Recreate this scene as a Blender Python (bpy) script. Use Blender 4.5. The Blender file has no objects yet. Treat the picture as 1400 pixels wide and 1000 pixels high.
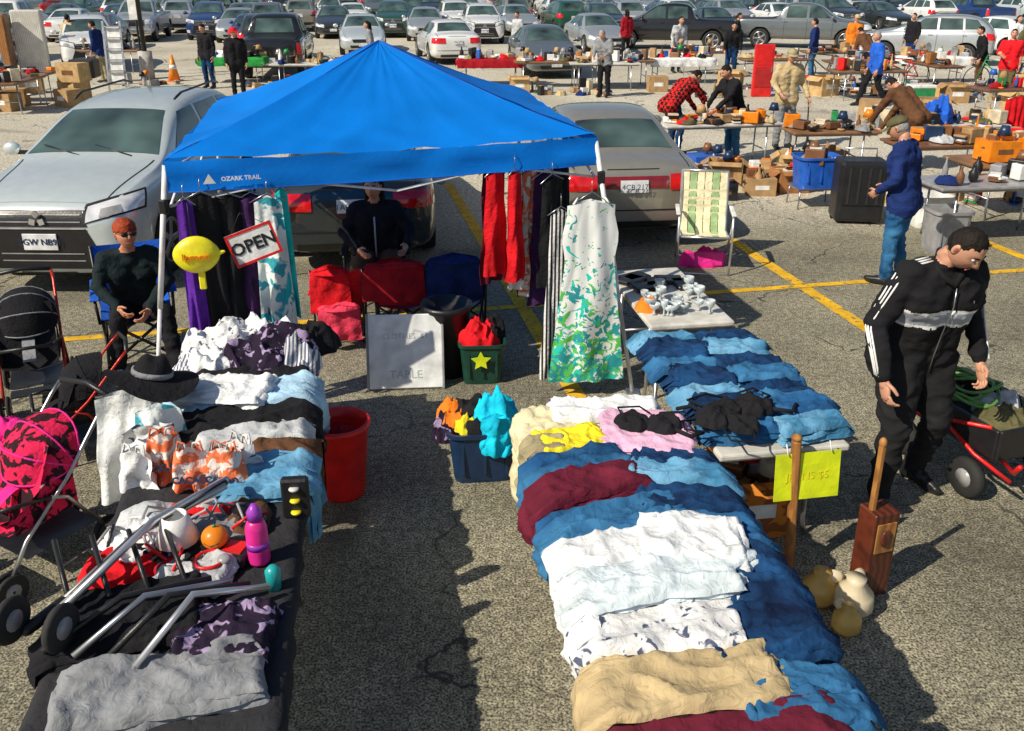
import bpy, bmesh, math, random
import numpy as np
from mathutils import Vector, Matrix, noise
from mathutils.bvhtree import BVHTree
random.seed(7)
rad=math.radians
V=Vector
scene=bpy.context.scene
COL=scene.collection

# ------------------------------------------------------------------ materials
MATS={}
def mat(name,c,r=.6,me=0,k='plain',c2=None,sc=8,bu=.1,coat=0,var=.18,th=.5):
    if name in MATS: return MATS[name]
    m=bpy.data.materials.new(name); m.use_nodes=True; MATS[name]=m
    nt=m.node_tree; N=nt.nodes; L=nt.links; p=N['Principled BSDF']
    p.inputs['Roughness'].default_value=r; p.inputs['Metallic'].default_value=me
    if coat:
        p.inputs['Coat Weight'].default_value=coat; p.inputs['Coat Roughness'].default_value=.05
    tc=N.new('ShaderNodeTexCoord')
    def noi(s,d=2,vec=None,dist=0):
        n=N.new('ShaderNodeTexNoise'); n.inputs['Scale'].default_value=s; n.inputs['Detail'].default_value=d
        n.inputs['Distortion'].default_value=dist
        L.new(vec or tc.outputs['Object'],n.inputs['Vector']); return n.outputs['Fac']
    def mix(f,a,b):
        x=N.new('ShaderNodeMix'); x.data_type='RGBA'
        L.new(f,x.inputs[0])
        for v,i in ((a,6),(b,7)):
            if isinstance(v,tuple): x.inputs[i].default_value=(*v[:3],1)
            else: L.new(v,x.inputs[i])
        return x.outputs[2]
    def ramp(f,p0,p1):
        x=N.new('ShaderNodeMapRange'); x.inputs[1].default_value=p0; x.inputs[2].default_value=p1
        L.new(f,x.inputs[0]); return x.outputs[0]
    c=tuple(c); lo=tuple(x*(1-var*1.3) for x in c); hi=tuple(min(1,x*(1+var)) for x in c)
    base=mix(ramp(noi(sc if k in('plain','cloth') else 5),.3,.7),lo,hi)
    if c2:
        lo2=tuple(x*(1-var) for x in c2); b2=mix(ramp(noi(6),.3,.7),lo2,tuple(c2))
        if k=='stripe':
            w=N.new('ShaderNodeTexWave'); w.inputs['Scale'].default_value=sc; w.inputs['Distortion'].default_value=.4
            w.bands_direction='X'
            L.new(tc.outputs['Object'],w.inputs['Vector']); f=ramp(w.outputs['Fac'],.45,.55)
        elif k=='check':
            w=N.new('ShaderNodeTexChecker'); w.inputs['Scale'].default_value=sc
            L.new(tc.outputs['Object'],w.inputs['Vector']); f=w.outputs['Fac']
        elif k=='wood':
            w=N.new('ShaderNodeTexWave'); w.inputs['Scale'].default_value=sc; w.inputs['Distortion'].default_value=6
            w.inputs['Detail'].default_value=3
            L.new(tc.outputs['Object'],w.inputs['Vector']); f=w.outputs['Fac']
        elif k=='denim':
            f=ramp(noi(sc,4,dist=.3),th-.16,th+.16)
        else:
            f=ramp(noi(sc,2,dist=.6),th-.02,th+.02)
        base=mix(f,base,b2)
    L.new(base,p.inputs['Base Color'])
    if bu:
        bp=N.new('ShaderNodeBump'); bp.inputs['Strength'].default_value=bu; bp.inputs['Distance'].default_value=.02
        L.new(noi(22 if k!='plain' else 40,4 if k!='plain' else 2,dist=.8 if k!='plain' else 0),bp.inputs['Height']); L.new(bp.outputs[0],p.inputs['Normal'])
    if k in('cloth','stripe','blot','check','denim'):
        p.inputs['Specular IOR Level'].default_value=.2
    return m
def cloth(name,c,**kw):
    kw.setdefault('bu',.55); kw.setdefault('k','cloth'); kw.setdefault('r',.9); return mat(name,c,**kw)

# ------------------------------------------------------------------ mesh builder
class B:
    def __init__(s): s.v=[];s.f=[];s.m=[];s.sm=[];s.mats=[];s.X=Matrix.Identity(4)
    def mi(s,m):
        if m not in s.mats: s.mats.append(m)
        return s.mats.index(m)
    def add(s,vs,fs,m,smooth=False):
        o=len(s.v); X=s.X
        s.v.extend([X@V(v) for v in vs]); i=s.mi(m) if not isinstance(m,list) else None
        for k,f in enumerate(fs):
            s.f.append([a+o for a in f]); s.m.append(i if i is not None else s.mi(m[k])); s.sm.append(smooth)
    def box(s,c,size,m,rot=None,bev=0.0,seg=1):
        bm=bmesh.new(); bmesh.ops.create_cube(bm,size=1)
        for v in bm.verts: v.co=V((v.co.x*size[0],v.co.y*size[1],v.co.z*size[2]))
        if bev: bmesh.ops.bevel(bm,geom=bm.edges[:],offset=min(bev,min(size)*.45),segments=seg,profile=.5,affect='EDGES')
        R=Matrix.Identity(3)
        if rot is not None: R=rot if isinstance(rot,Matrix) else (Matrix.Rotation(rot[2],3,'Z')@Matrix.Rotation(rot[1],3,'Y')@Matrix.Rotation(rot[0],3,'X'))
        c=V(c); bm.verts.index_update()
        s.add([R@v.co+c for v in bm.verts],[[v.index for v in f.verts] for f in bm.faces],m,False); bm.free()
    def ring(s,c,ax,r,n,u=None):
        ax=V(ax).normalized()
        if u is None:
            u=ax.orthogonal().normalized()
        w=ax.cross(u)
        return [c+u*(r*math.cos(2*math.pi*i/n))+w*(r*math.sin(2*math.pi*i/n)) for i in range(n)]
    def loft(s,rings,m,cap=True,smooth=True,closed=True):
        n=len(rings[0]); vs=[p for r in rings for p in r]; fs=[]
        for j in range(len(rings)-1):
            for i in range(n if closed else n-1):
                a=j*n+i;b_=j*n+(i+1)%n; fs.append([a,b_,b_+n,a+n])
        if cap:
            fs.append(list(range(n))[::-1]); fs.append([(len(rings)-1)*n+i for i in range(n)])
        s.add(vs,fs,m,smooth)
    def cyl(s,p0,p1,r0,r1,m,n=12,smooth=True):
        p0=V(p0);p1=V(p1); s.loft([s.ring(p0,p1-p0,r0,n),s.ring(p1,p1-p0,r1,n)],m,True,smooth)
    def tube(s,pts,r,m,n=8):
        pts=[V(p) for p in pts]; rs=[]
        u=(pts[1]-pts[0]).normalized().orthogonal().normalized()
        for i,p in enumerate(pts):
            d=(pts[min(i+1,len(pts)-1)]-pts[max(i-1,0)]).normalized()
            u=(u-d*u.dot(d)).normalized(); rr=r[i] if isinstance(r,(list,tuple)) else r
            rs.append(s.ring(p,d,rr,n,u))
        s.loft(rs,m)
    def cap(s,p0,p1,r0,r1,m,n=10,k=3):
        p0=V(p0);p1=V(p1); d=p1-p0
        if d.length<1e-5: d=V((0,0,1e-4)); p1=p0+d
        ax=d.normalized(); u=ax.orthogonal().normalized(); rs=[]
        for j in range(k+1):
            a=math.pi/2*(1-j/(k+.0)) ; a=min(a,1.5)
            rs.append(s.ring(p0-ax*r0*math.sin(a),ax,r0*math.cos(a),n,u))
        for j in range(k+1):
            a=min(math.pi/2*j/k,1.5); rs.append(s.ring(p1+ax*r1*math.sin(a),ax,r1*math.cos(a),n,u))
        s.loft(rs,m)
    def ell(s,c,r,m,n=14,k=9,R=None,fn=None):
        vs=[];fs=[];c=V(c)
        if not isinstance(r,(tuple,list)): r=(r,r,r)
        for j in range(k+1):
            a=math.pi*(j/k-.5); a=max(-1.56,min(1.56,a))
            for i in range(n):
                t=2*math.pi*i/n; p=V((r[0]*math.cos(a)*math.cos(t),r[1]*math.cos(a)*math.sin(t),r[2]*math.sin(a)))
                if fn: p=fn(p)
                vs.append((R@p if R else p)+c)
        for j in range(k):
            for i in range(n):
                a=j*n+i;b_=j*n+(i+1)%n; fs.append([a,b_,b_+n,a+n])
        s.add(vs,fs,m,True)
    def lathe(s,c,prof,m,n=14,smooth=True):
        c=V(c); s.loft([[c+V((r*math.cos(2*math.pi*i/n),r*math.sin(2*math.pi*i/n),z)) for i in range(n)] for r,z in prof],m,True,smooth)
    def grid(s,fn,nu,nv,m,smooth=True):
        vs=[fn(i/nu,j/nv) for j in range(nv+1) for i in range(nu+1)]; fs=[]
        for j in range(nv):
            for i in range(nu):
                a=j*(nu+1)+i; fs.append([a,a+1,a+nu+2,a+nu+1])
        s.add(vs,fs,m,smooth)
    def mesh(s,name):
        me=bpy.data.meshes.new(name); me.from_pydata([tuple(v) for v in s.v],[],s.f)
        for m in s.mats: me.materials.append(m)
        me.polygons.foreach_set('material_index',s.m); me.polygons.foreach_set('use_smooth',s.sm); me.update(); return me
    def obj(s,name,loc=(0,0,0),yaw=0,rot=None,scale=1):
        o=bpy.data.objects.new(name,s.mesh(name)); COL.objects.link(o); o.location=loc; o.rotation_euler=rot or (0,0,yaw); o.scale=(scale,)*3; return o
def nz(x,y,z=0.0): return noise.noise(V((x,y,z)))

def text(b,st,size,M,m,ext=.002,bold=0.0):
    cu=bpy.data.curves.new('t','FONT'); cu.body=st; cu.size=size; cu.extrude=ext; cu.align_x='CENTER'; cu.align_y='CENTER'; cu.resolution_u=2; cu.offset=bold
    o=bpy.data.objects.new('t',cu); COL.objects.link(o); bpy.context.view_layer.update()
    dg=bpy.context.evaluated_depsgraph_get(); me=bpy.data.meshes.new_from_object(o.evaluated_get(dg))
    b.add([M@v.co for v in me.vertices],[list(p.vertices) for p in me.polygons],m); bpy.data.objects.remove(o); bpy.data.meshes.remove(me)

# ------------------------------------------------------------------ common mats
black=mat('black_plastic',(.015,.015,.017),.4); rubber=mat('rubber',(.02,.02,.02),.8)
steel=mat('steel_tube',(.5,.5,.52),.3,.9,bu=0); white_paint=mat('white_paint',(.8,.8,.78),.4,bu=0)
alu=mat('aluminium',(.7,.7,.72),.3,.8,bu=0); cardb=mat('cardboard',(.42,.26,.12),.85); cardb2=mat('cardboard_pale',(.55,.36,.16),.85)
tabtop=mat('table_plastic',(.62,.6,.55),.5); wood=mat('wood',(.45,.2,.05),.6,k='wood',c2=(.28,.11,.03),sc=6)
dwood=mat('dark_wood',(.13,.03,.015),.35,k='wood',c2=(.06,.016,.01),sc=8); woodtop=mat('veneer',(.25,.13,.06),.5,var=.3,sc=3)
C={}
for nm,c in dict(white=(.82,.84,.85),cream=(.74,.66,.42),black=(.013,.013,.016),red=(.72,.012,.02),dred=(.36,.01,.02),navy=(.012,.03,.14),blue=(.02,.12,.6),
    sky=(.3,.62,.82),teal=(.02,.5,.5),turq=(.01,.6,.88),green=(.03,.3,.06),lime=(.55,.75,.05),yellow=(.88,.72,.03),orange=(.85,.22,.02),
    pink=(.85,.05,.35),lpink=(.82,.48,.66),purple=(.1,.02,.3),grey=(.25,.26,.28),lgrey=(.5,.52,.54),tan=(.52,.4,.22),brown=(.13,.06,.03),
    maroon=(.13,.012,.03),olive=(.12,.11,.05),khaki=(.35,.3,.18),plum=(.06,.02,.09),dgreen=(.012,.022,.024)).items():
    C[nm]=cloth('cloth_'+nm,c)
C['denim']=cloth('denim',(.012,.075,.21),k='denim',c2=(.05,.21,.42),sc=4,var=.3); C['ddenim']=cloth('denim_dark',(.005,.018,.065),k='denim',c2=(.012,.07,.2),sc=5,var=.3)
C['ldenim']=cloth('denim_light',(.06,.25,.46),k='denim',c2=(.22,.48,.7),sc=5,var=.3)
C['print']=cloth('print_dark',(.02,.012,.03),k='blot',c2=(.4,.3,.5),sc=16,th=.58); C['wprint']=cloth('print_white',(.8,.8,.8),k='blot',c2=(.1,.12,.2),sc=18,th=.62)
C['tprint']=cloth('print_teal',(.75,.8,.8),k='blot',c2=(.05,.4,.5),sc=9,th=.56); C['plaid']=cloth('plaid',(.6,.02,.02),k='check',c2=(.02,.01,.01),sc=18)
C['oprint']=cloth('print_orange',(.85,.2,.08),k='blot',c2=(.85,.8,.75),sc=14,th=.53); C['rprint']=cloth('print_red',(.03,.01,.015),k='blot',c2=(.8,.02,.1),sc=14,th=.5)
C['bw']=cloth('stripe_bw',(.02,.02,.02),k='stripe',c2=(.8,.8,.8),sc=11); C['ws']=cloth('pinstripe',(.75,.75,.78),k='stripe',c2=(.15,.17,.25),sc=14)
CK=['black','black','navy','grey','tan','brown','white','dred','khaki','denim','lgrey','red','cream','olive']
PL={}
for nm,c in dict(white=(.8,.8,.78),red=(.68,.015,.015),blue=(.02,.12,.55),navy=(.012,.035,.09),green=(.02,.25,.08),yellow=(.88,.76,.02),orange=(.88,.25,.01),
    black=(.015,.015,.018),grey=(.3,.3,.31),pink=(.85,.03,.32),purple=(.35,.05,.5),brown=(.2,.09,.04),cream=(.7,.6,.42),teal=(.02,.4,.42)).items():
    PL[nm]=mat('plastic_'+nm,c,.35)
glassm=mat('glassware',(.5,.56,.58),.06,coat=1,bu=0)
NEUT=[cardb,cardb2,PL['brown'],PL['black'],PL['white'],PL['grey'],PL['cream'],wood,black,alu,cardb,PL['brown'],PL['black'],PL['navy'],PL['white'],cardb2,PL['red'],PL['blue'],PL['green'],PL['orange'],PL['black'],PL['grey'],woodtop]

# ------------------------------------------------------------------ ground
def mixc(N,L,f):
    c=N.new('ShaderNodeCombineColor')
    for i in range(3): L.new(f,c.inputs[i])
    return c.outputs[0]
def ground_mat():
    m=bpy.data.materials.new('asphalt'); m.use_nodes=True; nt=m.node_tree;N=nt.nodes;L=nt.links;p=N['Principled BSDF']
    tc=N.new('ShaderNodeTexCoord'); O=tc.outputs['Object']
    def noi(s,d=3,dist=0,vec=None):
        n=N.new('ShaderNodeTexNoise'); n.inputs['Scale'].default_value=s;n.inputs['Detail'].default_value=d;n.inputs['Distortion'].default_value=dist
        L.new(vec or O,n.inputs['Vector']);return n.outputs['Fac']
    def rmp(f,a,b,c=0,d=1):
        x=N.new('ShaderNodeMapRange');x.inputs[1].default_value=a;x.inputs[2].default_value=b;x.inputs[3].default_value=c;x.inputs[4].default_value=d;L.new(f,x.inputs[0]);return x.outputs[0]
    def mix(f,a,b,bt='MIX'):
        x=N.new('ShaderNodeMix');x.data_type='RGBA';x.blend_type=bt
        if isinstance(f,(int,float)): x.inputs[0].default_value=f
        else: L.new(f,x.inputs[0])
        for v,i in((a,6),(b,7)):
            if isinstance(v,tuple): x.inputs[i].default_value=(*v,1)
            else: L.new(v,x.inputs[i])
        return x.outputs[2]
    def mth(op,a,b=0.):
        x=N.new('ShaderNodeMath');x.operation=op
        for v,i in((a,0),(b,1)):
            if isinstance(v,(int,float)): x.inputs[i].default_value=v
            else: L.new(v,x.inputs[i])
        return x.outputs[0]
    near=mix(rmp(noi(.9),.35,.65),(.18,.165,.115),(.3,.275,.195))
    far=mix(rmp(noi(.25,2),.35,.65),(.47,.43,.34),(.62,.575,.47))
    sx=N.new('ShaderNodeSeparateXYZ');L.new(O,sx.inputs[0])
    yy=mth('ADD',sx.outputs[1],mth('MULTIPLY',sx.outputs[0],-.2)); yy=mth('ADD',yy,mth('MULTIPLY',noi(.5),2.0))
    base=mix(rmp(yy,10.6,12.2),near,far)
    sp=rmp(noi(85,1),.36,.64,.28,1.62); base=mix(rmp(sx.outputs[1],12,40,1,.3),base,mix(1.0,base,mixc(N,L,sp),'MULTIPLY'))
    sp=rmp(noi(20,3),.35,.65,.68,1.25); base=mix(1.0,base,mixc(N,L,sp),'MULTIPLY')
    base=mix(rmp(noi(.7,4,1.),.6,.74,0,.6),base,(.05,.046,.038))
    base=mix(rmp(noi(3.1,4,.6),.66,.72,0,.5),base,(.05,.047,.04))
    vm=N.new('ShaderNodeVectorMath');vm.operation='ADD';nn=N.new('ShaderNodeTexNoise');nn.inputs['Scale'].default_value=1.6;nn.inputs['Detail'].default_value=4
    L.new(O,nn.inputs['Vector']);L.new(O,vm.inputs[0]);L.new(nn.outputs['Color'],vm.inputs[1])
    vo=N.new('ShaderNodeTexVoronoi');vo.feature='DISTANCE_TO_EDGE';vo.inputs['Scale'].default_value=.5;L.new(vm.outputs[0],vo.inputs['Vector'])
    crack=rmp(vo.outputs['Distance'],.002,.008,1,0); crack=mth('MULTIPLY',crack,rmp(noi(1.1,2),.42,.55)); base=mix(mth('MULTIPLY',crack,.85),base,(.02,.02,.02))
    L.new(base,p.inputs['Base Color']);p.inputs['Roughness'].default_value=.9
    bp=N.new('ShaderNodeBump');bp.inputs['Strength'].default_value=.6;bp.inputs['Distance'].default_value=.01
    L.new(noi(70,1),bp.inputs['Height']);L.new(bp.outputs[0],p.inputs['Normal'])
    return m
GM=ground_mat()
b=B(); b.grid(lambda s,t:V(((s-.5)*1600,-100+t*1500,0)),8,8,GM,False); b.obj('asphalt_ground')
lm=mat('yellow_road_paint',(.75,.43,.02),.7,k='blot',c2=(.27,.22,.12),sc=18,th=.62)
ang=rad(11.5); ux=V((math.cos(ang),math.sin(ang),0)); uy=V((-math.sin(ang),math.cos(ang),0)); O0=V((.1,8.05,.004))
def line(p,q,w=.11,z=0.0):
    d=(q-p).normalized(); n=V((-d.y,d.x,0))*w/2; k=max(2,int((q-p).length))
    b.grid(lambda s,t:p+(q-p)*s+n*(2*t-1)+V((0,0,z)),k,1,lm,False)
b=B()
line(O0-ux*14,O0+ux*26,.1)
for i in range(-5,10):
    line(O0+ux*(2.95*i)+uy*.06,O0+ux*(2.95*i)+uy*5.4,.14); line(O0+ux*(2.95*i)-uy*.06,O0+ux*(2.95*i)-uy*2.6,.14)
for row in (43,62,84):
    for i in range(-18,20):
        line(O0+ux*(2.95*i)+uy*row,O0+ux*(2.95*i)+uy*(row+10.5))
b.obj('parking_line_markings')

# ------------------------------------------------------------------ cars
carpaint={}
def paint(nm,c,me=.3,r=.3):
    if nm not in carpaint: carpaint[nm]=mat('car_paint_'+nm,c,r,me,coat=1,bu=0,var=.04)
    return carpaint[nm]
cglass=mat('car_glass',(.06,.1,.095),.05,coat=.6,bu=0,var=.6,sc=1.5); hl=mat('headlight_lens',(.85,.87,.9),.08,.2,bu=0,coat=1)
tl=mat('taillight_lens',(.7,.008,.01),.12,bu=0,coat=1); rimm=mat('alloy_rim',(.5,.5,.52),.3,.9,bu=0); plate=mat('licence_plate',(.75,.76,.78),.4,bu=0)
seam=mat('panel_gap',(.01,.01,.01),.7,bu=0)
ST=dict(
 sedan=[(2.37,.32,.6,.56,.48,.62),(2.27,.22,.79,.65,.6,.70),(1.9,.18,.87,.73,.68,.80),(1.25,.18,.90,.81,.72,.92),(.9,.18,.90,.86,.74,.98),(.5,.18,.9,.88,.66,1.2),(.05,.18,.9,.90,.57,1.41),(-.65,.18,.9,.92,.57,1.44),
        (-1.15,.18,.9,.93,.56,1.38),(-1.5,.18,.9,.94,.64,1.2),(-1.8,.18,.9,.94,.7,1.05),(-2.1,.2,.87,.93,.7,1.03),(-2.3,.25,.82,.89,.66,.98),(-2.38,.34,.74,.76,.6,.82)],
 suv=[(2.2,.3,.6,.7,.48,.76),(2.14,.22,.8,.84,.6,.92),(1.85,.22,.88,.95,.7,1.02),(1.4,.24,.90,1.0,.74,1.1),(1.0,.24,.90,1.03,.77,1.15),(.55,.24,.9,1.04,.69,1.4),(.1,.24,.9,1.05,.62,1.6),(-.7,.24,.9,1.07,.62,1.66),
        (-1.5,.24,.9,1.09,.6,1.61),(-1.85,.25,.88,1.09,.63,1.38),(-2.05,.27,.85,1.06,.68,1.13),(-2.14,.35,.76,.9,.62,.95)],
 pickup=[(2.72,.4,.75,.85,.6,.9),(2.6,.35,.9,1.0,.75,1.05),(2.0,.35,.95,1.06,.78,1.15),(1.35,.35,.95,1.1,.8,1.2),(.95,.35,.95,1.12,.74,1.5),(.6,.35,.95,1.13,.67,1.78),(-.2,.35,.95,1.14,.67,1.83),(-.75,.35,.95,1.14,.67,1.76),
        (-.85,.35,.95,1.14,.72,1.5),(-.92,.35,.95,1.14,.86,1.19),(-1.6,.35,.95,1.14,.86,1.17),(-2.5,.35,.95,1.14,.86,1.17),(-2.68,.4,.9,1.1,.8,1.14)])
WH=dict(sedan=(1.42,-1.38,.33),suv=(1.32,-1.28,.35),pickup=(1.75,-1.65,.39))
def evalmesh(o):
    bpy.context.view_layer.update(); dg=bpy.context.evaluated_depsgraph_get(); return bpy.data.meshes.new_from_object(o.evaluated_get(dg))
def car_proto(kind,redbar=False,plt='1AB 2345'):
    st=ST[kind]; sec=[]
    for y,zb,w,zs,wr,zr in st:
        h=[(0,zb),(.8*w,zb),(w*.985,zb+.1),(w,zb+.5*(zs-zb)),(w*.97,zs-.02),(max(wr+.02,w*.9),zs+.01),(wr+.3*(max(wr,w*.88)-wr),zr-.33*(zr-zs)),(wr,zr-.05),(wr*.75,zr-.008),(0,zr+.008)]
        sec.append([V((x,y,z)) for x,z in h]+[V((-x,y,z)) for x,z in h[-2:0:-1]])
    bb=B(); bb.loft(sec,black); me=bb.mesh('c'); o=bpy.data.objects.new('c',me); COL.objects.link(o)
    md=o.modifiers.new('s','SUBSURF'); md.levels=2; md.render_levels=2
    bm_=evalmesh(o); bpy.data.objects.remove(o)
    bm=bmesh.new(); bm.from_mesh(bm_); bmesh.ops.recalc_face_normals(bm,faces=bm.faces); bvh=BVHTree.FromBMesh(bm); bm.to_mesh(bm_); bm.free()
    o=bpy.data.objects.new('c',bm_); COL.objects.link(o)
    fy,ry,wr_=WH[kind]; cuts=[]
    for y in (fy,ry):
        for sx in (-1,1):
            c=B(); c.cyl((sx*.55,y,wr_+.01),(sx*1.2,y,wr_+.01),wr_+.055,wr_+.055,black,28); 
            oc=c.obj('cut'); cuts.append(oc); bm2=bmesh.new(); bm2.from_mesh(oc.data); bmesh.ops.recalc_face_normals(bm2,faces=bm2.faces); bm2.to_mesh(oc.data); bm2.free()
            md=o.modifiers.new('b','BOOLEAN'); md.operation='DIFFERENCE'; md.object=oc; md.solver='EXACT'
    res=evalmesh(o); bpy.data.objects.remove(o)
    for oc in cuts: bpy.data.objects.remove(oc)
    b=B(); P0=paint('proto',(.5,.5,.5)); b.mi(P0); ml=[]
    for p in res.polygons:
        c=p.center; inn=any(math.hypot(c.y-y,c.z-wr_-.01)<wr_+.053 for y in (fy,ry)) and abs(c.x)>.5
        lo=c.z<st[2][1]+.04
        ml.append(black if inn or lo else P0)
    b.add([v.co for v in res.vertices],[list(p.vertices) for p in res.polygons],ml,True)
    def patch(cs,ds,m,nu=8,nv=4,off=.006,both=False):
        for sx in ((1,-1) if both else (1,)):
            def fn(s,t):
                def bl(a): return (a[0]*(1-s)+a[1]*s)*(1-t)+(a[3]*(1-s)+a[2]*s)*t
                p=bl([V(c) for c in cs]); d=bl([V(c) for c in ds]).normalized()
                if sx<0: p.x=-p.x; d.x=-d.x
                h=bvh.ray_cast(p+d*.7,-d,1.4)
                return (h[0] if h[0] is not None else p)+d*off
            b.grid(fn,nu,nv,m)
    X=(1,0,.15)
    F=(0,1,.15);Rr=(0,-1,.05)
    G=cglass
    if kind=='sedan':
        patch([(-.68,.84,1.0),(.68,.84,1.0),(.5,.14,1.37),(-.5,.14,1.37)],[(0,.6,.8)]*4,G,12,8)
        patch([(.6,-1.72,1.08),(-.6,-1.72,1.08),(-.48,-1.2,1.36),(.48,-1.2,1.36)],[(0,-.55,.83)]*4,G,12,8)
        patch([(.8,.62,.98),(.8,-.36,1.0),(.6,-.33,1.34),(.6,.05,1.34)],[X]*4,G,10,6,both=True)
        patch([(.8,-.43,1.0),(.8,-1.3,1.0),(.6,-1.05,1.32),(.6,-.42,1.34)],[X]*4,G,10,6,both=True)
        patch([(.42,2.3,.66),(.84,1.98,.73),(.86,2.0,.6),(.42,2.35,.52)],[F,(.8,.6,.1),(.8,.6,.1),F],hl,8,4,both=True)
        patch([(-.4,2.35,.62),(.4,2.35,.62),(.36,2.35,.5),(-.36,2.35,.5)],[F]*4,black,8,4,.01)
        patch([(-.5,2.35,.4),(.5,2.35,.4),(.45,2.35,.3),(-.45,2.35,.3)],[F]*4,black,8,3)
        patch([(.42,-2.38,.9),(.86,-2.05,.9),(.86,-2.05,.72),(.42,-2.38,.72)],[Rr,(.85,-.5,0),(.85,-.5,0),Rr],tl,10,5,.012,both=True)
        if redbar:
            patch([(-.4,-2.38,.88),(.4,-2.38,.88),(.4,-2.38,.74),(-.4,-2.38,.74)],[Rr]*4,mat('reflector_dark_red',(.25,.01,.012),.2,bu=0,coat=1),10,4,.008)
        patch([(-.16,-2.38,.84),(.16,-2.38,.84),(.16,-2.38,.7),(-.16,-2.38,.7)],[Rr]*4,plate,4,3,.03)
        text(b,plt,.085,Matrix.Translation((0,-2.435,.77))@Matrix.Rotation(rad(90),4,'X'),PL['navy'])
        patch([(-.72,-2.38,.5),(.72,-2.38,.5),(.72,-2.38,.485),(-.72,-2.38,.485)],[Rr]*4,black,8,1,.006)
        patch([(-.6,-2.38,.36),(.6,-2.38,.36),(.6,-2.35,.27),(-.6,-2.35,.27)],[Rr]*4,black,8,3,.008)
        patch([(-.16,2.35,.48),(.16,2.35,.48),(.16,2.35,.36),(-.16,2.35,.36)],[F]*4,plate,4,3,.03)
        ys=(.62,-.4,-1.35); top=.97
        for sx in (-1,1): patch([(sx*.66,-2.3,.95),(sx*.672,-2.3,.95),(sx*.672,-1.8,1.02),(sx*.66,-1.8,1.02)],[(0,0,1)]*4,seam,1,6,.004)
        patch([(-.3,-2.3,.955),(.3,-2.3,.955),(.3,-2.3,.945),(-.3,-2.3,.945)],[Rr]*4,seam,6,1,.006)
    elif kind=='suv':
        patch([(-.7,.94,1.17),(.7,.94,1.17),(.52,.2,1.54),(-.52,.2,1.54)],[(0,.55,.83)]*4,G,12,8)
        patch([(.58,-2.02,1.15),(-.58,-2.02,1.15),(-.48,-1.62,1.54),(.48,-1.62,1.54)],[(0,-.8,.6)]*4,G,12,8)
        patch([(.8,.68,1.13),(.8,-.3,1.15),(.62,-.28,1.52),(.62,.12,1.5)],[X]*4,G,10,6,both=True)
        patch([(.8,-.37,1.15),(.8,-1.1,1.17),(.62,-1.05,1.52),(.62,-.36,1.52)],[X]*4,G,10,6,both=True)
        patch([(.8,-1.17,1.18),(.8,-1.75,1.2),(.62,-1.5,1.48),(.62,-1.12,1.52)],[X]*4,G,8,6,both=True)
        F2=(.8,.6,.25)
        patch([(.43,2.1,.92),(.88,1.66,1.0),(.89,1.78,.82),(.41,2.18,.74)],[F,F2,F2,F],seam,10,5,.008,both=True)
        patch([(.46,2.1,.9),(.86,1.7,.98),(.87,1.8,.84),(.45,2.17,.76)],[F,F2,F2,F],hl,10,5,.016,both=True)
        patch([(.58,2.1,.88),(.7,1.98,.9),(.7,2.0,.83),(.58,2.12,.8)],[F,(.6,.7,.1),(.6,.7,.1),F],PL['grey'],4,3,.02,both=True)
        patch([(-.4,2.15,.88),(.4,2.15,.88),(.46,2.17,.72),(-.46,2.17,.72)],[F]*4,black,10,5,.008)
        patch([(-.44,2.15,.7),(.44,2.15,.7),(.62,2.15,.3),(-.62,2.15,.3)],[F]*4,PL['black'],10,8,.007)
        for zz in (.89,.71): patch([(-.44,2.15,zz),(.44,2.15,zz),(.44,2.15,zz-.016),(-.44,2.15,zz-.016)],[F]*4,alu,10,1,.018)
        for zz in (.84,.77,.46,.39): patch([(-.4,2.15,zz),(.4,2.15,zz),(.4,2.15,zz-.012),(-.4,2.15,zz-.012)],[F]*4,PL['grey'],10,1,.014)
        for sx in(-1,1):
            patch([(sx*.8,2.0,.48),(sx*.66,2.1,.48),(sx*.66,2.1,.36),(sx*.8,2.0,.36)],[(sx*.5,1,0),F,F,(sx*.5,1,0)],hl,4,4,.012)
        for a in (90,210,330): b.box((.05*math.cos(rad(a)),2.215,.8+.05*math.sin(rad(a))),(.055,.014,.055),alu,rot=(0,rad(45-a),0))
        b.box((0,2.215,.58),(.33,.012,.16),plate,bev=.004); text(b,plt,.085,Matrix.Translation((0,2.226,.58))@Matrix.Rotation(rad(180),4,'Z')@Matrix.Rotation(rad(90),4,'X'),PL['navy'])
        patch([(.62,-2.1,1.02),(.87,-1.85,1.08),(.87,-1.85,.85),(.6,-2.14,.84)],[Rr,(.85,-.5,0),(.85,-.5,0),Rr],tl,8,5,.012,both=True)
        b.box((0,-2.13,.85),(.33,.03,.16),plate)
        patch([(-.7,-2.1,.5),(.7,-2.1,.5),(.7,-2.1,.3),(-.7,-2.1,.3)],[Rr]*4,black,8,3,.006)
        for x0 in (-.45,.1): b.tube([(x0,1.02,1.17),(x0+.45,.85,1.25)],.008,black,5)
        for sx in (-1,1):
            b.tube([(sx*.57,.0,1.62),(sx*.58,-.2,1.67),(sx*.58,-1.3,1.68),(sx*.56,-1.5,1.63)],.014,black,6)
            patch([(sx*.58,2.0,.96),(sx*.592,2.0,.96),(sx*.7,1.05,1.1),(sx*.688,1.05,1.1)],[(0,0,1)]*4,seam,1,8,.004)
        patch([(-.58,2.08,.95),(.58,2.08,.95),(.58,2.075,.94),(-.58,2.075,.94)],[(0,.6,.8)]*4,seam,10,1,.005)
        ys=(.72,-.33,-1.15); top=1.12
    else:
        patch([(-.72,1.28,1.24),(.72,1.28,1.24),(.56,.68,1.7),(-.56,.68,1.7)],[(0,.6,.8)]*4,G,12,8)
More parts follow.
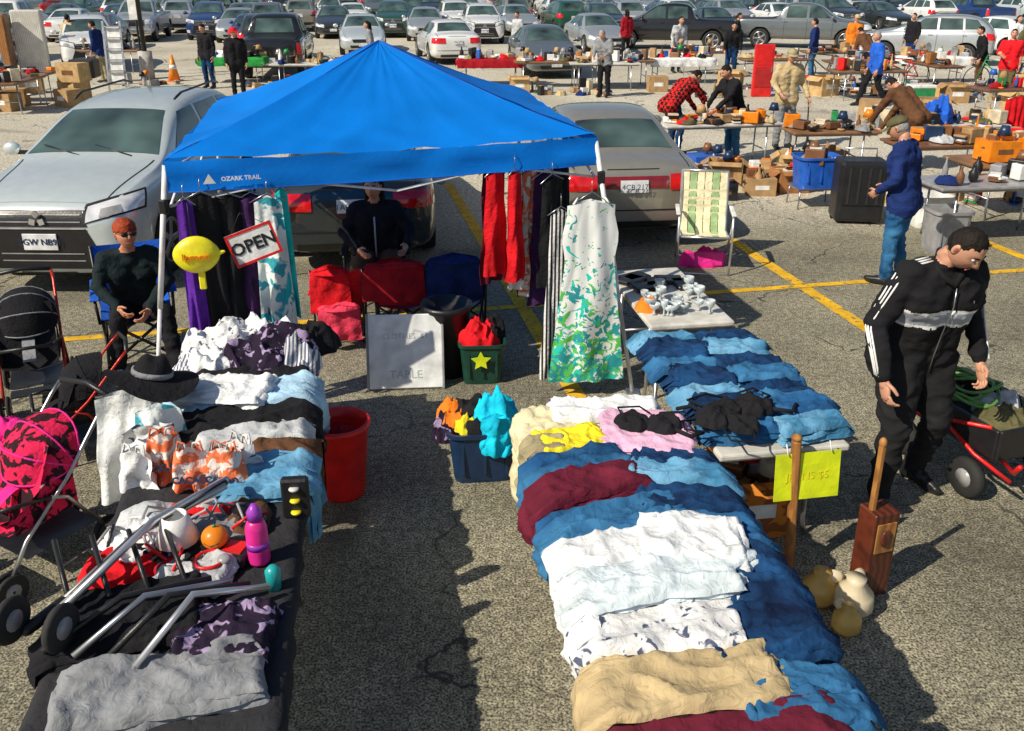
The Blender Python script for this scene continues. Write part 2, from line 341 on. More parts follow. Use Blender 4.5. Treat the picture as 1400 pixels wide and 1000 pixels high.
        patch([(.6,-.88,1.25),(-.6,-.88,1.25),(-.52,-.8,1.68),(.52,-.8,1.68)],[(0,-1,.2)]*4,G,10,6)
        patch([(.85,1.1,1.22),(.85,.25,1.22),(.65,.25,1.68),(.66,.62,1.68)],[X]*4,G,10,6,both=True)
        patch([(.85,.15,1.22),(.85,-.65,1.22),(.65,-.6,1.66),(.65,.15,1.68)],[X]*4,G,10,6,both=True)
        patch([(-.72,-1.05,1.18),(.72,-1.05,1.18),(.72,-2.5,1.18),(-.72,-2.5,1.18)],[(0,0,1)]*4,black,6,6,.008)
        patch([(.62,2.6,.98),(.88,2.4,1.0),(.9,2.4,.8),(.6,2.72,.78)],[F,(.8,.6,.1),(.8,.6,.1),F],hl,6,4,.012,both=True)
        patch([(-.55,2.7,.98),(.55,2.7,.98),(.55,2.7,.72),(-.55,2.7,.72)],[F]*4,black,8,4,.01)
        b.box((0,2.74,.5),(1.7,.12,.2),alu,bev=.04); b.box((0,-2.72,.52),(1.7,.14,.18),alu,bev=.04); b.box((0,-2.8,.6),(.32,.02,.15),plate)
        patch([(.78,-2.68,1.08),(.93,-2.55,1.08),(.93,-2.55,.75),(.78,-2.68,.75)],[Rr,(.9,-.4,0),(.9,-.4,0),Rr],tl,4,6,.012,both=True)
        ys=(1.2,.2,-.7); top=1.2
    for y in ys: patch([(.88,y,top-.02),(.88,y-.012,top-.02),(.88,y-.012,.3),(.88,y,.3)],[X]*4,seam,1,8,.004,both=True)
    for y in ys[:2]:
        for sx in (-1,1):
            h=bvh.ray_cast(V((sx*2,y-.85,top-.14)),V((-sx,0,0))); xx=h[0].x if h[0] else sx*.88
            b.box((xx+sx*.012,y-.85,top-.14),(.03,.15,.03),P0,bev=.01)
    my=ys[0]-.02
    for sx in (-1,1):
        b.ell((sx*1.0,my,top+.06),(.1,.06,.075),P0,12,8); b.box((sx*.9,my,top+.02),(.12,.04,.04),black)
    for y in (fy,ry):
        for sx in (-1,1):
            r=wr_; prof=[(.0,.70),(r*.6,.70),(r*.96,.69),(r,.72),(r,.86),(r*.96,.885),(r*.7,.89),(r*.66,.87)]
            n=28; rings=[[V((sx*x,y+q*math.cos(2*math.pi*i/n),r+q*math.sin(2*math.pi*i/n))) for i in range(n)] for q,x in prof]
            b.loft(rings,rubber)
            b.cyl((sx*.84,y,r),(sx*.85,y,r),r*.66,r*.66,black,24)
            for k in range(5):
                a=2*math.pi*k/5+.3; R=Matrix.Rotation(a,3,'X')
                b.box(V((sx*.868,y,r))+R@V((0,0,r*.34)),(.025,r*.2,r*.62),rimm,rot=R,bev=.008)
            b.cyl((sx*.86,y,r),(sx*.885,y,r),r*.14,r*.12,rimm,12)
            rr=[[V((sx*x,y+q*math.cos(2*math.pi*i/n),r+q*math.sin(2*math.pi*i/n))) for i in range(n)] for q,x in ((r*.6,.86),(r*.62,.885),(r*.68,.892),(r*.7,.87))]
            b.loft(rr,rimm,False)
    me=b.mesh('car_'+kind); return me,b.mats.index(P0)
PROTO={'sedan':car_proto('sedan'),'suv':car_proto('suv',plt='2GW NB91'),'pickup':car_proto('pickup'),'sedanr':car_proto('sedan',redbar=True,plt='4CB 217')}
def car(name,kind,x,y,yaw,col,s=1):
    me,idx=PROTO[kind]; o=bpy.data.objects.new(name,me); COL.objects.link(o); o.location=(x,y,0); o.rotation_euler=(0,0,rad(yaw)); o.scale=(s,s,s)
    o.material_slots[idx].link='OBJECT'; o.material_slots[idx].material=col; return o
PC=dict(silver=paint('silver',(.5,.53,.55),.5),champ=paint('champagne',(.38,.355,.3),.5),dark=paint('charcoal',(.035,.045,.05),.3),black=paint('black',(.01,.01,.012),.1),
    white=paint('white',(.75,.76,.76),0),red=paint('red',(.3,.01,.012),.2),blue=paint('blue',(.02,.06,.2),.3),grey=paint('grey',(.16,.18,.19),.4),green=paint('green',(.02,.1,.06),.3),lsil=paint('light_silver',(.62,.69,.7),.3))
car('silver_suv','suv',-4.5,10.5,178.5,PC['lsil'],1.02)
car('charcoal_sedan','sedan',-1.98,11.3,8,PC['dark'])
car('champagne_sedan','sedanr',1.13,12.2,6,PC['champ'])
for k,x,y,yw,c in [('pickup',-7.4,29.3,8,'black'),('sedan',-2.4,33.6,14,'white'),('sedan',1.0,29.4,188,'grey'),('sedan',-6.0,37,190,'lsil'),('suv',-14.2,31,205,'white'),
    ('suv',14.6,32.5,62,'silver'),('pickup',12.2,39,250,'grey'),('pickup',6.6,38.5,80,'black'),('suv',-1.4,42.5,186,'white'),('sedan',-4.1,44,186,'silver'),('sedan',18.5,36,30,'white'),
    ('suv',-18.6,33,200,'grey'),('sedan',-10.5,38,10,'blue'),('sedan',-12.6,43,190,'silver'),('pickup',22,34,200,'black'),('sedan',3.4,37.5,190,'silver'),('sedan',9.5,44,185,'black'),('suv',4.2,43.5,186,'dark'),('suv',-8.9,33.5,12,'dark'),('sedan',-17,38,190,'champ')]:
    car({'sedan':'sedan','suv':'suv','pickup':'pickup_truck'}[k],k,x,y,yw,PC[c])
cl=[PC[k] for k in ('silver','champ','dark','black','white','grey','lsil','silver','black','white','green','blue','red','grey')]
for row,dirn in ((48.5,186),(54,8),(62,186),(67.5,8),(75,186),(80.5,8),(89,186),(95,8)):
    i=-int(row*.7/2.95)-2
    while i<int(row*.7/2.95)+3:
        if random.random()<.88:
            p=ux*(2.95*i+random.uniform(-.2,.2))+uy*row+V((row*.2,0,0)); k=random.choice(['sedan','sedan','suv','suv','pickup'])
            car({'sedan':'sedan','suv':'suv','pickup':'pickup_truck'}[k],k,p.x,p.y,dirn+random.choice((0,0,180))+random.uniform(-3,3)+3,random.choice(cl))
        i+=1

# ------------------------------------------------------------------ trees (distant mass)
def treeline():
    b=B(); lf=[mat('foliage_a',(.05,.085,.025),.8,bu=0,var=.4,sc=.5),mat('foliage_b',(.09,.12,.03),.8,bu=0,var=.4,sc=.5),mat('foliage_c',(.1,.075,.04),.8,bu=0,var=.4,sc=.5)]; bk=mat('bark',(.09,.07,.05),.9)
    rr=random.Random(3)
    for i in range(70):
        x=-140+i*4.1+rr.uniform(-2,2); y=150+rr.uniform(-9,16); h=rr.uniform(9,15); R=h*rr.uniform(.3,.42); m=rr.choice(lf)
        b.cyl((x,y,0),(x+rr.uniform(-.4,.4),y,h*.55),.3,.14,bk,6)
        for k in range(4):
            a=rr.uniform(0,6.28); b.cyl((x,y,h*rr.uniform(.25,.5)),(x+math.cos(a)*R*.8,y+math.sin(a)*R*.8,h*rr.uniform(.5,.85)),.12,.04,bk,5)
        vs=[];fs=[]
        cl=[(V((x+rr.gauss(0,R*.45),y+rr.gauss(0,R*.45),h*rr.uniform(.16,.93))),rr.uniform(.22,.42)*R) for _ in range(18)]
        for c,cr in cl:
            for _ in range(50):
                d=V((rr.gauss(0,1),rr.gauss(0,1),rr.gauss(0,.8))).normalized()*cr*rr.uniform(.55,1.12); p=c+d; s=rr.uniform(.2,.45)
                a=V((rr.gauss(0,1),rr.gauss(0,1),rr.gauss(0,1))).normalized(); e=a.orthogonal().normalized(); n=len(vs)
                vs+= [p+a*s,p+e*s,p-a*s*.8,p-e*s]; fs.append([n,n+1,n+2,n+3])
        b.add(vs,fs,m)
    b.obj('distant_tree_line')
treeline()

# ------------------------------------------------------------------ people
skinm=mat('skin',(.55,.28,.18),.5,bu=.05,var=.08); skind=mat('skin_ruddy',(.55,.24,.14),.5,bu=.05,var=.08); lipm=mat('lips',(.35,.1,.08),.5,bu=0); eyew=mat('eye_white',(.7,.7,.68),.2,bu=0); eyed=mat('iris',(.03,.02,.015),.2,bu=0)
hairb=mat('hair_black',(.014,.01,.008),.7,bu=1,k='cloth'); hairg=mat('hair_grey',(.3,.29,.28),.7,bu=.6); hairr=mat('hair_auburn',(.32,.05,.015),.6,bu=.9,k='cloth')
shoeb=mat('shoe_black',(.015,.015,.017),.4); shoew=mat('shoe_white',(.6,.6,.6),.5)
def head(b,c,R,skin,hair,style='short',hat=None,hatm=None,glasses=False):
    def shape(p):
        x,y,z=p; q=V(p)
        if z<0:
            k=min(1,-z/.118); q.x*=1-.32*k**1.6; q.y=q.y*(1-.16*k**2)+.012*k
        f=max(0,y/.096)
        def g(x0,z0,sx,sz): return math.exp(-((x-x0)/sx)**2-((z-z0)/sz)**2)*f
        d=.027*g(0,-.018,.012,.02)+.012*g(0,.008,.009,.022)-.010*(g(.031,.014,.017,.012)+g(-.031,.014,.017,.012))+.006*g(0,.036,.05,.009)+.006*g(0,-.062,.024,.009)-.004*g(0,-.05,.02,.006)+.007*g(0,-.095,.022,.016)
        q.y+=d; q.y+=.004*(g(.04,-.02,.02,.02)+g(-.04,-.02,.02,.02))
        return q
    b.ell(c,(.077,.096,.118),skin,44,38,R,shape)
    for sx in (-1,1):
        b.ell(c+R@V((sx*.031,.0815,.013)),(.0125,.009,.007),eyew,10,8,R); b.ell(c+R@V((sx*.031,.0885,.013)),(.005,.004,.0055),eyed,8,6,R)
        b.cap(c+R@V((sx*.018,.094,.033)),c+R@V((sx*.046,.085,.034)),.0045,.003,hair,6,2)
        b.ell(c+R@V((sx*.078,-.004,-.002)),(.009,.019,.031),skin,10,8,R); b.ell(c+R@V((sx*.0845,.0,.0)),(.004,.01,.018),lipm,8,6,R)
    b.cap(c+R@V((-.02,.0955,-.061)),c+R@V((.02,.0955,-.061)),.004,.004,lipm,6,2)
    def hs(p):
        q=shape(p); z=p.z; y=p.y; ax=abs(p.x)
        line=(.076 if ax<.03 else .058) if y>.035 else (.018 if y>.0 else (-.05 if style!='long' else -.11))
        t=line+.008*nz(p.x*80,p.y*80)
        k=1.03+.02*nz(p.x*60,p.y*60,p.z*60)+.02*nz(p.x*200,p.y*60,p.z*60)
        if z<t: k=.94
        elif z<t+.014: k=1.008
        return V((q.x*k,q.y*k if y<0 else p.y*k,q.z*(k if z>0 else 1)))
    b.ell(c,(.077,.096,.118),hair,48,44,R,hs)
    if style=='long':
        for sx in (-1,1): b.cap(c+R@V((sx*.065,-.03,.02)),c+R@V((sx*.075,-.04,-.17)),.035,.022,hair,8,3)
        b.cap(c+R@V((0,-.07,.02)),c+R@V((0,-.09,-.17)),.06,.04,hair,8,3)
    if style=='mop':
        b.ell(c+R@V((0,-.008,.045)),(.088,.104,.088),hair,40,30,R,lambda p:V((p.x*(1+.12*nz(p.x*50,p.y*50,p.z*50)),p.y*(1+.1*nz(p.x*50,p.y*50,p.z*50)),max(p.z,-.02-.02*(p.y<0))*(1+.1*nz(p.x*60,p.y*60)))))
    if hat:
        def hf(p):
            if p.z<.0: return V((p.x*.97,p.y*.97,max(p.z*.1,-.005)))
            return V((p.x,p.y,p.z*(1+.04*nz(p.x*30,p.y*30))))
        b.ell(c+R@V((0,-.002,.042)),(.088,.108,.082),hatm,24,16,R,hf)
        def br(s,t):
            a=rad(-68+136*s); w=.0+t*.075*math.cos(a)**.6; return c+R@V((.086*math.sin(a)*(1+.03*t),.1*math.cos(a)+w,.045-.25*w-.02*abs(math.sin(a))*t))
        if hat=='cap': b.grid(br,12,3,hatm); 
        if hat=='brim':
            b.grid(lambda s,t:c+R@V(((.086+.05*t)*math.cos(6.283*s),(.105+.05*t)*math.sin(6.283*s),.045-.02*t)),24,3,hatm)
    if glasses:
        for sx in (-1,1):
            b.ell(c+R@V((sx*.032,.1,.012)),(.028,.008,.02),eyed,12,8,R); b.tube([c+R@V((sx*.056,.09,.016)),c+R@V((sx*.08,.0,.016))],.0025,black,5)
        b.tube([c+R@V((-.01,.108,.015)),c+R@V((.01,.108,.015))],.003,black,5)
def hand(b,w,d,sx,m,curl=.6,n=None,fwd=V((0,1,0))):
    D=V(d).normalized(); Nn=V(n) if n is not None else V((-sx,0,0)); Nn=(Nn-D*Nn.dot(D)).normalized(); S=D.cross(Nn).normalized()
    if S.dot(fwd)<0 : S=-S
    R=Matrix((S,D,Nn)).transposed()
    b.cap(w-D*.05,w+D*.03,.029,.026,m,10,2)
    b.ell(w+D*.055,(.041,.056,.017),m,14,10,R); b.ell(w+D*.035+S*.022+Nn*.006,(.018,.03,.014),m,10,8,R)
    for i,ln in enumerate((.070,.078,.072,.056)):
        p=w+D*(.093 if i<3 else .086)+S*(.029-.0195*i); a=0; r=.0088-.0006*i*.5; spread=S*(.05-.035*i)
        for k,(fr,da) in enumerate(((.44,.45),(.31,.7),(.25,.55))):
            a+=curl*da*(1+.12*i); q=p+((D*math.cos(a)+Nn*math.sin(a))+spread*.5).normalized()*ln*fr; b.cap(p,q,r,r*.9,m,8,2); p=q; r*=.9
    p=w+D*.025+S*.03; q=p+(D*.7+S*.65+Nn*.25).normalized()*.042; b.cap(p,q,.013,.0105,m,8,2); q2=q+(D*.95+S*.12+Nn*.35*(.5+curl)).normalized()*.034; b.cap(q,q2,.0105,.0085,m,8,2)
def person(name,loc,yaw,top,bot,skin=skinm,hair=hairb,style='short',shoe=shoeb,h=1.75,pel=(0,0,.95),lean=0,J=None,hy=0,hp=0,hat=None,hatm=None,glasses=False,vox=.02,coat=True,recolor=None,extra=None,bulk=1.0,tilt=0,slv='long',curl=.6,hn={}):
    J=dict(J or {}); P=V(pel); R=Matrix.Rotation(rad(tilt),3,'Y')@Matrix.Rotation(-rad(lean),3,'X'); up=lambda *v:P+R@V(v)
    parts=[]; 
    def pt(p0,p1,r0,r1,k): parts.append((V(p0),V(p1),r0,r1,k))
    for sx,sd in ((1,'R'),(-1,'L')):
        hc=P+R@V((.075*sx,0,-.02)); w=up(.072*sx,.005,.15); c=up(.09*sx,.012,.33); sh=up(.115*sx,0,.42)
        pt(hc,w,.122*bulk,.115*bulk,'top'); pt(w,c,.115*bulk,.128*bulk,'top'); pt(c,sh,.126*bulk,.085,'top')
        if coat: pt(P+R@V((.078*sx,0,-.1)),hc,.137*bulk,.128*bulk,'top')
        hip=P+V((.09*sx,0,-.04)); kn=V(J.get('k'+sd,(.105*sx,.03,.5))); an=V(J.get('a'+sd,(.11*sx,-.02,.1)))
        pt(hip,kn,.108*bulk,.074*bulk**.5,'bot'); pt(kn,an+(kn-an).normalized()*.02,.072*bulk**.5,.062,'bot')
        td=V(J.get('t'+sd,(.04*sx,1,0))).normalized()
        pt(an+td*-.04+V((0,0,-.05)),an+td*.09+V((0,0,-.05)),.045,.046,'shoe'); pt(an+td*.06+V((0,0,-.058)),an+td*.185+V((0,0,-.062)),.045,.036,'shoe')
        s0=up(.18*sx,0,.445); el=V(J.get('e'+sd,s0+V((.06*sx,-.03,-.28)))); wr=V(J.get('w'+sd,el+V((.0,.08,-.24))))
        lg=slv=='long'
        pt(s0,el,.074*bulk**.5,.058*bulk**.4,'top'); pt(el,wr,.056*bulk**.4 if lg else .042,.043 if lg else .03,'top' if lg else 'skin')
        J['_w'+sd]=(wr,(wr-el).normalized())
    pt(up(-.14,-.005,.452),up(.14,-.005,.452),.066,.066,'top'); pt(up(0,.0,.45),up(0,.0,.485),.09,.07,'top')
    nk=up(0,.012,.56)
    pt(up(0,.0,.46),nk,.058,.055,'skin'); pt(P+V((-.06,0,-.03)),P+V((.06,0,-.03)),.118*bulk,.118*bulk,'bot')
    rb=B()
    for p0,p1,r0,r1,k in parts: rb.cap(p0,p1,r0,r1,black,14,4)
    o=bpy.data.objects.new('r',rb.mesh('r')); COL.objects.link(o)
    md=o.modifiers.new('r','REMESH'); md.mode='VOXEL'; md.voxel_size=vox; md=o.modifiers.new('s','SMOOTH'); md.factor=.5; md.iterations=5
    me=evalmesh(o); bpy.data.objects.remove(o)
    ce=np.array([tuple(p.center) for p in me.polygons])
    best=np.full(len(ce),1e9); key=np.zeros(len(ce),int); KS=['top','bot','shoe','skin']
    for p0,p1,r0,r1,k in parts:
        a=np.array(p0);d=np.array(p1)-a;dd=max(d@d,1e-9);t=np.clip(((ce-a)@d)/dd,0,1)
        ds=np.linalg.norm(ce-(a+t[:,None]*d),axis=1)-(r0+(r1-r0)*t); q=ds<best; best[q]=ds[q]; key[q]=KS.index(k)
    md_={'top':top,'bot':bot,'shoe':shoe,'skin':skin}; ms=[md_[KS[k]] for k in key]
    if recolor: recolor(ce,ms,key,P,R)
    b=B(); vs=[]
    for v in me.vertices:
        c=v.co; n=v.normal; rd=1-abs(nz(c.x*7+c.z*5+loc[0],c.y*7,c.z*12))*2.4
        f=.010*nz(c.x*9+loc[0],c.y*9,c.z*15)+.011*max(-.3,rd)+.005*nz(c.x*22,c.y*22+loc[1],c.z*34)-.004
        q=c+n*f; q.z=max(q.z,.0); vs.append(q)
    b.add(vs,[list(p.vertices) for p in me.polygons],ms,True)
    HR=Matrix.Rotation(rad(hy),3,'Z')@Matrix.Rotation(-rad(hp),3,'X'); hc=nk+HR@V((0,.022,.095)); head(b,hc,HR,skin,hair,style,hat,hatm,glasses)
    for sx,sd in ((1,'R'),(-1,'L')):
        w,d=J['_w'+sd]; hand(b,w+d*.025,d,sx,skin,curl,hn.get(sd))
    if extra: extra(b,P,R,up,J)
    bpy.data.meshes.remove(me)
    return b.obj(name,loc,rad(yaw),scale=h/1.75)
tb=cloth('track_jacket_black',(.012,.012,.014),bu=.3); band=cloth('track_band_grey',(.36,.39,.44)); 
def rc1(ce,ms,key,P,R):
    Ri=R.transposed()
    for i,c in enumerate(ce):
        if key[i]==0 and abs(c[0])<.23:
            z=(Ri@(V(c)-P)).z
            if .205<z<.28: ms[i]=band
            elif .19<z<.295: ms[i]=white_paint
def ex1(b,P,R,up,J):
    for sx,sd in((1,'R'),(-1,'L')):
        s0=up(.18*sx,0,.445); el=V(J['e'+sd]); wr=V(J['w'+sd]); 
        for k in (-1,0,1):
            pts=[]
            for j in range(17):
                t=j/16
                if t<.18: q=up(.09*sx+.1*sx*t/.18,0.02*k,.528-.02*(t/.18)); pts.append(q);continue
                u=(t-.18)/.82
                if u<.5: c=s0.lerp(el,u*2); r=.084+(.064-.084)*u*2
                else: c=el.lerp(wr,u*2-1); r=.064+(.046-.064)*(u*2-1)
                a=k*.3; o=V((sx*math.cos(a),.25+math.sin(a)*1.0,.12)).normalized(); pts.append(c+o*(r+.001))
            b.tube(pts,.0055,white_paint,6)
    b.tube([up(-.075,.03,.50),up(-.055,.085,.47),up(0,.12,.43),up(.055,.085,.47),up(.075,.03,.50),up(0,-.07,.53),up(-.075,.03,.5)],.017,tb,8)
    b.tube([up(0,.145,.43),up(0,.17,.33),up(0,.16,.15),up(0,.16,0),up(0,.168,-.09)],.0035,steel,5)
    b.box(up(-.1,.158,.34),(.05,.006,.022),white_paint)
person('man',(2.40,4.74,0),192,tb,cloth('track_pants_black',(.016,.016,.018),bu=.3),h=1.86,lean=13,hy=20,hp=42,vox=.011,pel=(0,-.08,.95),
    J={'aR':(.2,.09,.1),'kR':(.17,.09,.5),'aL':(-.18,-.14,.1),'kL':(-.13,.04,.5),'eR':(.34,.02,1.12),'wR':(.35,.16,.88),'eL':(-.31,-.08,1.12),'wL':(-.29,.08,.88),'tR':(.35,1,0),'tL':(-.15,1,0)},recolor=rc1,extra=ex1,bulk=1.29,curl=.8)
person('man',(3.95,8.75,0),52,C['navy'],C['denim'],hair=hairg,hat='cap',hatm=C['olive'],h=1.76,lean=8,hp=26,vox=.018,bulk=1.14,J={'eR':(.27,.03,1.13),'wR':(.17,.2,.98),'eL':(-.27,.03,1.13),'wL':(-.17,.2,.98),'aL':(-.12,.03,.1),'aR':(.12,-.06,.1)})
BJ={'eR':(.22,.5,.85),'wR':(.15,.6,.62),'eL':(-.22,.5,.85),'wL':(-.15,.6,.62)}
person('man',(6.3,14.2,0),30,C['brown'],C['denim'],pel=(0,-.1,.95),lean=48,hp=60,vox=.022,J=BJ)
def excane(b,P,R,up,J):
    b.tube([(-.38,.2,0),(-.34,.15,.9),(-.33,.1,.93)],.012,black,6)
person('man',(4.92,16.2,0),186,C['tan'],C['grey'],hair=hairg,hat='cap',hatm=C['khaki'],h=1.8,vox=.02,hp=10,J={'eR':(.27,.02,1.14),'wR':(.22,.22,1.0),'eL':(-.27,.0,1.14),'wL':(-.33,.12,.92),'aR':(.12,0,.1)},extra=excane)
person('woman',(3.75,15.1,0),112,C['black'],C['denim'],h=1.7,lean=18,hp=28,vox=.02,pel=(0,0,.93),J={'eR':(.2,.32,1.12),'wR':(.12,.5,.95),'eL':(-.2,.3,1.12),'wL':(-.12,.46,.95)})
person('man',(2.85,15.6,0),-60,C['plaid'],C['ddenim'],pel=(0,-.12,.93),lean=48,hp=55,vox=.022,J={'eR':(.22,.42,.95),'wR':(.15,.55,.75),'eL':(-.22,.42,.95),'wL':(-.15,.55,.75)})
person('man',(2.35,23.2,0),150,C['grey'],C['black'],hair=hairg,lean=14,hp=35,vox=.025,J={'eR':(.24,.15,1.14),'wR':(.15,.36,1.05),'eL':(-.24,.15,1.14),'wL':(-.15,.36,1.05)})
person('man',(8.6,21.6,0),95,C['blue'],C['black'],hair=hairg,vox=.025,J={'aR':(.1,.28,.1),'kR':(.1,.2,.5),'aL':(-.1,-.3,.13),'kL':(-.1,-.05,.5)},lean=4)
person('man',(12.2,22.5,0),155,C['red'],C['olive'],vox=.025,slv='short',bulk=1.1,J={'eR':(.26,0,1.14),'wR':(.2,.25,1.1)})
person('man',(-8.3,25,0),160,C['black'],C['ddenim'],vox=.028,hp=20); person('woman',(-6.95,23.1,0),200,C['black'],C['black'],vox=.028,hat='brim',hatm=C['red'])
person('man',(-14.6,30.3,0),-20,C['tan'],C['khaki'],vox=.028,lean=15); person('man',(13.4,31,0),120,C['black'],C['navy'],vox=.03); person('man',(11.1,30,0),180,C['orange'],C['khaki'],vox=.03,hair=hairg,hat='cap',hatm=C['tan'])
person('man',(9.0,27.5,0),60,C['navy'],C['denim'],vox=.03); person('woman',(5.2,29,0),200,C['lgrey'],C['black'],vox=.03,lean=12)
for i,(x,y,yw,a,c,ln) in enumerate(((-4.2,27.5,100,'grey','ddenim',5),(6.6,27.6,170,'black','ddenim',20),(14.8,26.8,210,'olive','denim',8),(4.2,34,30,'dred','black',0),(-11.8,26.4,80,'navy','khaki',10),(.2,33.5,140,'lgrey','ddenim',0),(16.6,30.5,190,'white','denim',0),(10.4,26.8,20,'brown','black',45),(7.6,31.5,250,'dgreen','ddenim',5),(-17,24.5,150,'red','black',10),(10.2,17.2,120,'khaki','navy',20),(12.6,24.6,80,'black','brown',10))):
    person('man' if i%3 else 'woman',(x,y,0),yw,C[a],C[c],vox=.032,lean=ln,hp=ln*.8,style='long' if i%3==0 else 'short',h=1.68+.02*(i%5))
SJ={'kR':(.15,.42,.5),'aR':(.2,.44,.1),'kL':(-.2,.4,.5),'aL':(-.24,.62,.1)}
person('seated_man',(-3.12,6.9,0),204,C['dgreen'],C['black'],skin=skind,hair=hairr,style='mop',glasses=True,shoe=shoew,pel=(0,.02,.5),lean=16,hp=-4,hy=14,vox=.016,bulk=.92,h=1.72,
    J={**SJ,'eR':(.27,.18,.72),'wR':(.15,.38,.6),'eL':(-.27,.2,.72),'wL':(-.1,.42,.56)},curl=.8)
person('seated_woman',(-1.28,8.1,0),184,C['black'],C['brown'],style='long',pel=(0,0,.55),h=1.72,lean=4,vox=.018,hy=-10,J={**SJ,'aL':(-.16,.42,.1),'eR':(.3,.12,.77),'wR':(.15,.36,.69),'eL':(-.34,.14,.79),'wL':(-.3,.4,.73)},
    extra=lambda b,P,R,up,J:[b.tube([up(0,.14,.4),up(0,.155,.2),up(0,.145,0)],.008,C['lgrey'],5)])

# ------------------------------------------------------------------ cloth helpers
def rg(x,y,z=0.): 
    n=max(0,1-abs(nz(x,y,z))*2.6); return n*n
def garment(b,cx,cy,z,w,l,rot,m,h=.035,seed=0,hw=None,hl=None,shape='rect',cr=1.0,n=34,layers=3):
    ca,sa=math.cos(rad(rot)),math.sin(rad(rot)); hh=h/layers*1.15
    def mk(lay):
        k0=1-.022*lay; zb=lay*h/layers; sd=seed+lay*7.3; ox=.014*math.sin(sd*5); oy=.012*math.cos(sd*3)
        if lay==0: ox=oy=0
        def fn(s,t,off=0.0):
            x=(s-.5)*w*k0+ox; y=(t-.5)*l*k0+oy
            if shape=='shirt': x*=1.0 if t<.55 else 1.0+.35*math.sin(min(1,(t-.55)/.4)*math.pi)**.6
            if shape=='jeans': y*=1-.14*s 
            x+=.024*nz(y*9+sd,sd*1.7)+.006*nz(y*40,sd); y+=.024*nz(x*9+sd*3,sd)+.006*nz(x*40,sd)
            e=min(1,min(s,1-s)*w/.02)*min(1,min(t,1-t)*l/.02); e=math.sqrt(max(0,e))
            f=.35*nz(x*4+sd,y*4)+.8*rg(x*3.2+y*3+sd,y*5.5-x*2,sd)+.5*rg(x*9-sd,y*6+x*4,3+sd)+.22*nz(x*26,y*26,sd)+.12*nz(x*60,y*60,sd)-.35
            if shape=='jeans' and s>.28: f-=1.0*math.exp(-((t-.5)/.03)**2)
            if shape=='jeans' and .06<s<.1: f-=.5
            zz=zb+e*(hh+.03*cr*f)+off
            X=cx+x*ca-y*sa; Y=cy+x*sa+y*ca; Z=z+zz
            if hw and abs(X)>hw:
                ex=abs(X)-hw; sg=1 if X>0 else -1; X=sg*(hw+.008+zz*.8+.05*nz(Y*10,ex*2,seed)*min(1,ex*6)+.05*ex); Z=z+zz*.3-ex*.97
            if hl and abs(Y)>hl:
                ex=abs(Y)-hl; sg=1 if Y>0 else -1; Y=sg*(hl+.008+zz*.8+.05*nz(X*10,ex*2,seed)*min(1,ex*6)+.05*ex); Z=z+zz*.3-ex*.97
            return V((X,Y,Z))
        return fn
    for lay in range(layers):
        fn=mk(lay); b.grid(fn,n,n,m)
def heap(b,cx,cy,z,rx,ry,h,m,seed=0,n=40):
    def fn(s,t):
        u=2*s-1;v=2*t-1; x=u*math.sqrt(1-v*v/2); y=v*math.sqrt(1-u*u/2); r=min(1,math.hypot(x,y))
        k=1+.22*nz(x*2+seed,y*2,seed)
        f=.5*nz(x*1.6+seed,y*1.6)+.32*rg(x*1.2+y*.5,y*1.3+seed,2)+.16*rg(x*2.4,y*2.1-x,seed)+.06*nz(x*6,y*6,seed)-.05
        w=.06*nz(x*3,y*3+seed,5)
        return V((cx+x*rx*(k+w),cy+y*ry*(k-w),z+h*(max(0,1-r*r)**.4)*(.7+f)))
    b.grid(fn,n,n,m)
def hang(b,p0,p1,ln,m,seed=0,wf=lambda t:1,dep=.03,fr=5,n=26,nv=26,hanger=True):
    p0=V(p0);p1=V(p1);c=(p0+p1)/2;d=p1-p0;nrm=V((-d.y,d.x,0)).normalized()
    for sgn in (1,-1):
        def fn(s,t):
            q=c+d*(s-.5)*wf(t); o=dep*(.3+.9*t)*(math.sin(s*fr*6.28+seed+3*nz(t*2,seed,s*2))*.7+1.1*nz(s*4+seed,t*3)+.5*(rg(s*3+t*1.5,t*2+seed,seed)-.4))+sgn*.03*math.sin(math.pi*s)
            return q+nrm*o+V((0,0,-ln*t+.04*(1-abs(2*s-1))*(1-t)+.015*nz(s*5,seed)*t))
        b.grid(fn,n,nv,m)
    if hanger: b.tube([p0,c+V((0,0,.06)),p1],.004,steel,5); b.tube([c+V((0,0,.06)),c+V((0,0,.12)),c+V((0,.02,.15))],.003,steel,5)
def table(x,y,yaw,L=1.83,W=.76,h=.72,m=None,name='folding_table'):
    b=B(); m=m or tabtop; b.box((0,0,h-.02),(W,L,.04),m,bev=.012,seg=2)
    for sy in (-1,1):
        yy=sy*(L/2-.25)
        for sx in (-1,1): b.tube([(sx*(W/2-.08),yy,h-.05),(sx*(W/2-.07),yy,.1),(sx*(W/2-.05),yy,0)],.014,steel,8)
        b.tube([(-(W/2-.08),yy,.28),((W/2-.08),yy,.28)],.011,steel,6); b.tube([(0,yy,h-.1),(0,yy-sy*.35,h-.05)],.009,steel,6)
    b.box((0,0,h-.055),(W-.1,L-.1,.03),PL['grey']); return b.obj(name,(x,y,0),rad(yaw))
